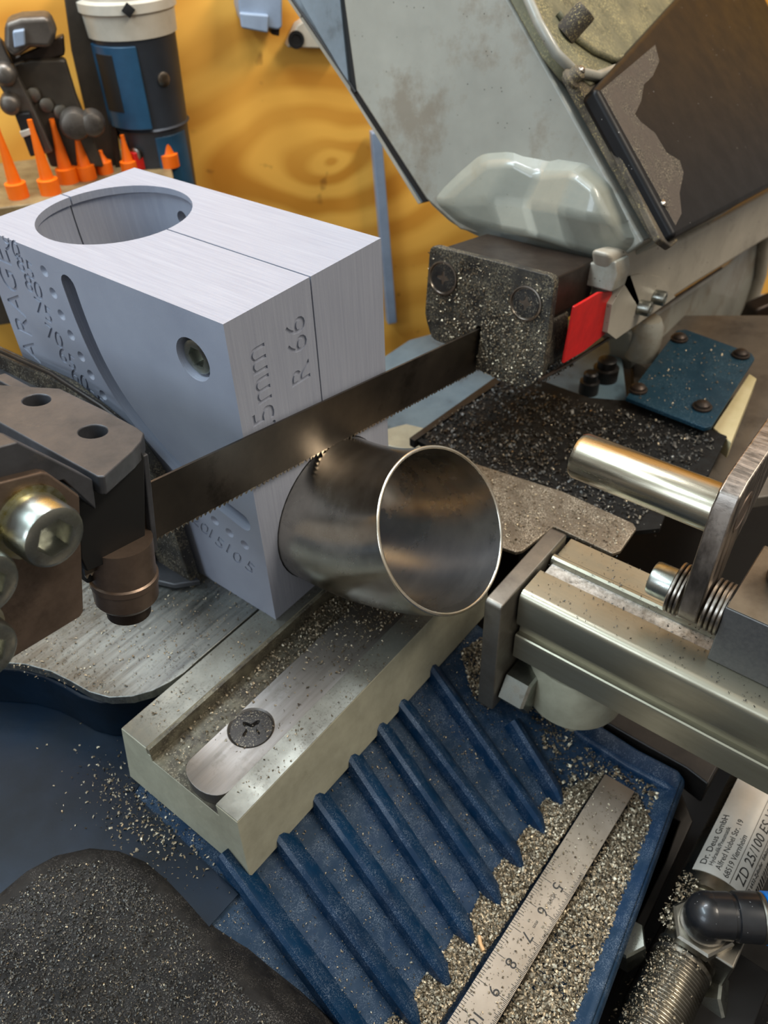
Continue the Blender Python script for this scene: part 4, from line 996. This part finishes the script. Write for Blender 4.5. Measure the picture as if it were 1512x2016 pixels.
aa = ang0; dr = Vector((math.cos(aa), math.sin(aa), 0)); bm = BM(); loft(bm, Vector((b.x, b.y, zc_+.065))+dr*rt_*1.1, dr, [(0, .016), (.006, .016), (.007, .008)], 4); obj('collar_screw', bm, 'cavity', tool)
obj('type_plate', arcpanel(-68, -50, zseam-.12, zseam-.02, rt_*.90, rt_*.02), 'white', tool)
# dark clamp bars and clamp at far left
wallpoly([(118, -60), (178, -60), (212, 150), (240, 340), (200, 345), (170, 230), (140, 100)], .14, .05, 'clamp_rail', 'clampdark', .006, label='dark slanting steel bar left of the blue power tool', cat='bar')
wallpoly([(178, -60), (190, -60), (240, 330), (228, 335), (205, 150)], .16, .03, 'rust_strip', 'brownsteel', .003, label='thin rusty strip along the dark slanting bar', cat='strip')
cl = empty('bench_clamp', 'blurred grey metal bench clamp with jaw and knobs at the upper left', 'clamp', Uw(90, 330, .2))
wallpoly([(25, 128), (60, 118), (128, 118), (150, 190), (205, 330), (100, 330), (60, 230)], .22, .04, 'clamp_plate', 'clampdark', .006, cl)
wallpoly([(8, 45), (40, 35), (95, 32), (112, 70), (100, 96), (60, 95), (30, 116), (8, 96)], .27, .09, 'clamp_jaw', 'clampsteel', .012, cl)
wallpoly([(24, 62), (48, 58), (50, 90), (28, 96)], .285, .02, 'jaw_face', 'greyplastic', .004, cl)
wallpoly([(-40, 40), (30, 112), (125, 70), (128, 110), (30, 140), (-40, 90)], .20, .04, 'clamp_arm', 'brownsteel', .006, cl)
wallpoly([(-40, 60), (0, 78), (60, 200), (105, 300), (85, 305), (30, 220), (-40, 110)], .25, .03, 'clamp_bar', 'clampsteel', .005, cl)
for px, r_ in (((148, 240), .036), ((182, 238), .030), ((12, 142), .026), ((22, 200), .024)):
    c = Uw(*px, .24); bm = BM(); loft(bm, c, -WN, [(0, r_), (.03, r_), (.04, r_*.85), (.045, r_*.5)], 24); obj('clamp_knob', bm, 'clampsteel', cl, smooth=40)
for px in ((66, 186), (92, 206), (120, 220)):
    c = Uw(*px, .222); bm = BM(); loft(bm, c, -WN, [(0, .018), (.006, .016), (.008, .008)], 16); obj('rivet', bm, 'nickel', cl)
bh = empty('black_hose_clip', 'black clip with white band above the leftmost orange nozzles', 'clip', Uw(55, 290, .22))
wallpoly([(28, 225), (58, 222), (88, 300), (60, 310)], .27, .05, 'clip_body', 'cavity', .004, bh)
wallpoly([(38, 260), (62, 252), (66, 264), (44, 272)], .275, .02, 'clip_band', 'white', .002, bh)
wallpoly([(112, 285), (150, 300), (188, 290), (200, 345), (118, 372)], .17, .04, 'cream_tube', 'cream', .01, label='blurred cream plastic piece behind the orange nozzles', cat='plastic part')

# ================================================================ SWARF
def inside(P2): return P2[(P2[:, 1] > -.648+.118*P2[:, 0]) & (P2[:, 0] < .285)]
def onslope(P2):
    y = P2[:, 1]; z = np.where(y > YT, ZT+SL*(y-YT), ZT); z = np.where(y > -.225, zs(-.225)+ (y+.225)*0, z); return np.c_[P2, z]
def upoly(pxs, z): return [tuple(Uz(*p, z)[:2]) for p in pxs]
bedL = upoly([(1110, 1560), (1190, 1522), (840, 2050), (770, 2050), (800, 1985), (855, 1895), (880, 1870), (905, 1830), (930, 1800), (955, 1740), (975, 1715), (1005, 1680), (1045, 1625), (1080, 1580)], -.795)
P2 = scatter_poly(bedL, 46000, 11)
flakes('metal_shavings', np.c_[P2, -.799+.012*rng.random(len(P2))], (0, 0, 1), .0042, 'chip', 'dense heap of bright steel chips between the drain ribs and the ruler', 'metal chips', at=(.0, -.55, -.80), seed=21)
# zigzag: chips pushed up between rib tips
zz_ = []
for k in range(len(ribs)-1):
    a = Us(*ribs[k][0]); b2_ = Us(*ribs[k+1][0]); mid = (a+b2_)/2
    d_ = (Us(*ribs[k+1][1])-b2_).normalized()
    n_ = 1500; u_ = rng.normal(size=n_)*.013; v_ = rng.random(n_)**1.4*.050-.018
    pp_ = np.array([(mid+AX*uu*(1-max(vv, 0)*10)+d_*vv)[:] for uu, vv in zip(u_, v_)]); zz_.append(pp_)
zz_ = np.concatenate(zz_); zz_[:, 2] += .006*rng.random(len(zz_))
flakes('metal_shavings', zz_, (0, -.4, .9), .0042, 'chip', 'points of steel chips pushed up between the drain rib tips', 'metal chips', at=(0, -.49, -.80), seed=22)
bedR = upoly([(1250, 1560), (1285, 1620), (1262, 1720), (1235, 1800), (1195, 1870), (1155, 1960), (1110, 2050), (960, 2050)], -.795)
P2 = scatter_poly(bedR, 30000, 12); P2 = inside(clump(P2, 40, 3, .40))
flakes('metal_shavings', np.c_[P2, -.799+.006*rng.random(len(P2))], (0, 0, 1), .0044, 'chip', 'band of steel chips along the outer side of the ruler', 'metal chips', at=(0, -.62, -.80), seed=23)
far = upoly([(1010, 1400), (1230, 1400), (1345, 1520), (1330, 1620), (1180, 2016), (1080, 2050), (1250, 1560), (1190, 1525), (1110, 1575), (1060, 1480)], -.80)
P2 = scatter_poly(far, 16000, 13); P2 = inside(clump(P2, 60, 5, .25))
flakes('metal_shavings', onslope(P2)+np.array([0, 0, .001]), (0, 0, 1), .0052, 'chip', 'loose bright chips strewn over the blue trough corner', 'metal chips', at=(.2, -.6, -.80), seed=24)
slp = [(-.45, -.50), (.20, -.50), (.27, -.38), (.27, -.21), (-.45, -.225)]
P2 = scatter_poly(slp, 7000, 14); P2 = clump(P2, 50, 6, .25)
flakes('metal_shavings', onslope(P2)+np.array([0, 0, .0008]), (0, -.4, .9), .0022, 'chip', 'fine chips dusting the blue ribbed slope', 'metal chips', at=(0, -.35, -.74), seed=25)
P2 = scatter_poly(upoly([(905, 1300), (945, 1270), (965, 1300), (962, 1385), (930, 1370)], -.70), 2500, 15)
flakes('metal_shavings', onslope(P2)+np.array([0, 0, .004]), (0, -.3, .95), .0046, 'chip', 'small pile of chips beside the stop profile end plate', 'metal chips', at=(.2, -.33, -.72), seed=26)
# rail, groove, strip, table
P2 = np.c_[XA+.02+(XB-XA-.04)*rng.random(9000), -.024-.054*rng.random(9000)]
P2 = P2[rng.random(len(P2)) < np.clip(.12+.9*(P2[:, 0]+.10)/.25, .10, 1)]
flakes('groove_chips', np.c_[P2, -.5725+.003*rng.random(len(P2))], (0, 0, 1), .0036, 'chip', parent=rail, seed=31)
P2 = np.c_[-.22+.53*rng.random(4200), -.157+.078*rng.random(4200)]
P2 = P2[rng.random(len(P2)) < np.clip(.05+.9*((P2[:, 0]+.1)/.22)**2*(P2[:, 0] > -.1), 0, 1)]
flakes('strip_chips', np.c_[P2, np.full(len(P2), -.5483)], (0, 0, 1), .0030, 'chip', parent=rail, seed=32)
P2 = np.c_[XA+.03+.58*rng.random(1500), np.where(rng.random(1500) < .5, -.015+.05*rng.random(1500), -.205+.038*rng.random(1500))]
P2 = clump(P2, 60, 8, .2); flakes('land_chips', np.c_[P2, np.full(len(P2), -.5444)], (0, 0, 1), .0024, 'chip', parent=rail, seed=33)
P2 = scatter_poly([(-.34, .29), (-.28, .12), (-.24, .08), (-.13, .05), (0, .05), (0, .2), (-.05, .5), (-.3, .5)], 2600, 34)
flakes('table_chips', np.c_[P2, np.full(len(P2), -.5452)], (0, 0, 1), .0026, 'chip', parent=ttb, seed=34)
# chips falling off the rail's left end
P2 = np.c_[-.33+.03*rng.normal(size=900), -.02+.07*rng.normal(size=900)]
flakes('metal_shavings', np.c_[P2, np.full(len(P2), -.6712)], (0, 0, 1), .0034, 'chip', 'crumbs of chips on the blue base at the rail end', 'metal chips', at=(-.33, -.02, -.672), seed=35)
# pad
pp2 = upoly([(0, 1790), (100, 1710), (200, 1695), (300, 1750), (420, 1885), (540, 2016), (540, 2040), (-20, 2040)], ZPD)
P2 = scatter_poly(pp2, 26000, 41); P2 = clump(P2, 30, 9, .35)
flakes('pad_chips', np.c_[P2, np.full(len(P2), ZPD+.003)], (0, 0, 1), .0026, 'chipdark', parent=base, seed=42)
P2 = scatter_poly(pp2, 2500, 43); flakes('pad_chips', np.c_[P2, np.full(len(P2), ZPD+.003)], (0, 0, 1), .0022, 'chip', parent=base, seed=43)
# ruler chips
s_r = .02+.55*rng.random(700); c_r = (rng.random(700)-.5)*RW*.95
flakes('rule_chips', np.array([RP(a, b, .0032)[:] for a, b in zip(s_r, c_r)]), (0, 0, 1), .0026, 'chip', parent=rul, seed=44)
# chute, side plate, cover plate, floor, cylinder
P2 = scatter_poly(upoly([(820, 860), (985, 755), (1425, 862), (1325, 955), (1250, 1035), (930, 918)], ZC), 9000, 51); P2 = clump(P2, 30, 4, .35)
flakes('chute_chips', np.c_[P2, np.full(len(P2), ZC+.001)], (0, 0, 1), .0058, 'chipdark', parent=ch, seed=51)
P2 = P2[::7]; flakes('bright_chips', np.c_[P2, np.full(len(P2), ZC+.004)], (0, 0, 1), .0036, 'chip', parent=ch, seed=52)
P2 = scatter_poly(upoly([(860, 900), (935, 915), (1245, 1035), (1215, 1085), (1090, 1040), (1020, 1080), (880, 1040)], -.51), 2500, 53)
flakes('plate_chips', np.c_[P2, np.full(len(P2), -.5098)], (0, 0, 1), .0032, 'chip', parent=bpo, seed=53)
P2 = scatter_poly(upoly([(1240, 778), (1340, 655), (1478, 702), (1395, 835)], -.50), 260, 54)
flakes('plate_chips', np.c_[P2, np.full(len(P2), -.4998)], (0, 0, 1), .0036, 'chip', parent=bpl, seed=54)
P2 = np.c_[.12+.30*rng.random(900)-.25, -1.05+.36*rng.random(900)]
flakes('metal_shavings', np.c_[P2, np.full(len(P2), -1.0495)], (0, 0, 1), .0045, 'chip', 'sparse chips on the black bench at the lower right', 'metal chips', at=(0, -.85, -1.05), seed=55)
n_ = 1000; a = rng.normal(size=n_)*.4+.45; xx = -.09+.15*rng.random(n_)
flakes('thread_chips', np.c_[xx, cy+.044*np.sin(a), cz+.044*np.cos(a)], (0, 0, 1), .0028, 'chip', parent=pcy, seed=56)
n_ = 350; xx = .06+.10*rng.random(n_); yy = cy+.055-.03*rng.random(n_)
flakes('block_chips', np.c_[xx, yy, np.full(n_, cz+.048)], (0, 0, 1), .004, 'chip', parent=pcy, seed=57)
n_ = 500; flakes('profile_chips', np.c_[.21+.16*rng.random(n_), -.34-.4*rng.random(n_), np.full(n_, -.4445)], (0, 0, 1), .0024, 'chipdark', parent=st, seed=58)
bm = BM(); sweep(bm, [Uz(x, y, -.785) for x, y in [(943, 1843), (946, 1860), (952, 1872)]], .0035, 6); obj('wood_splinter', bm, 'woodchip', smooth=60, label='tiny orange wood splinter in the chips beside the ruler', cat='splinter')
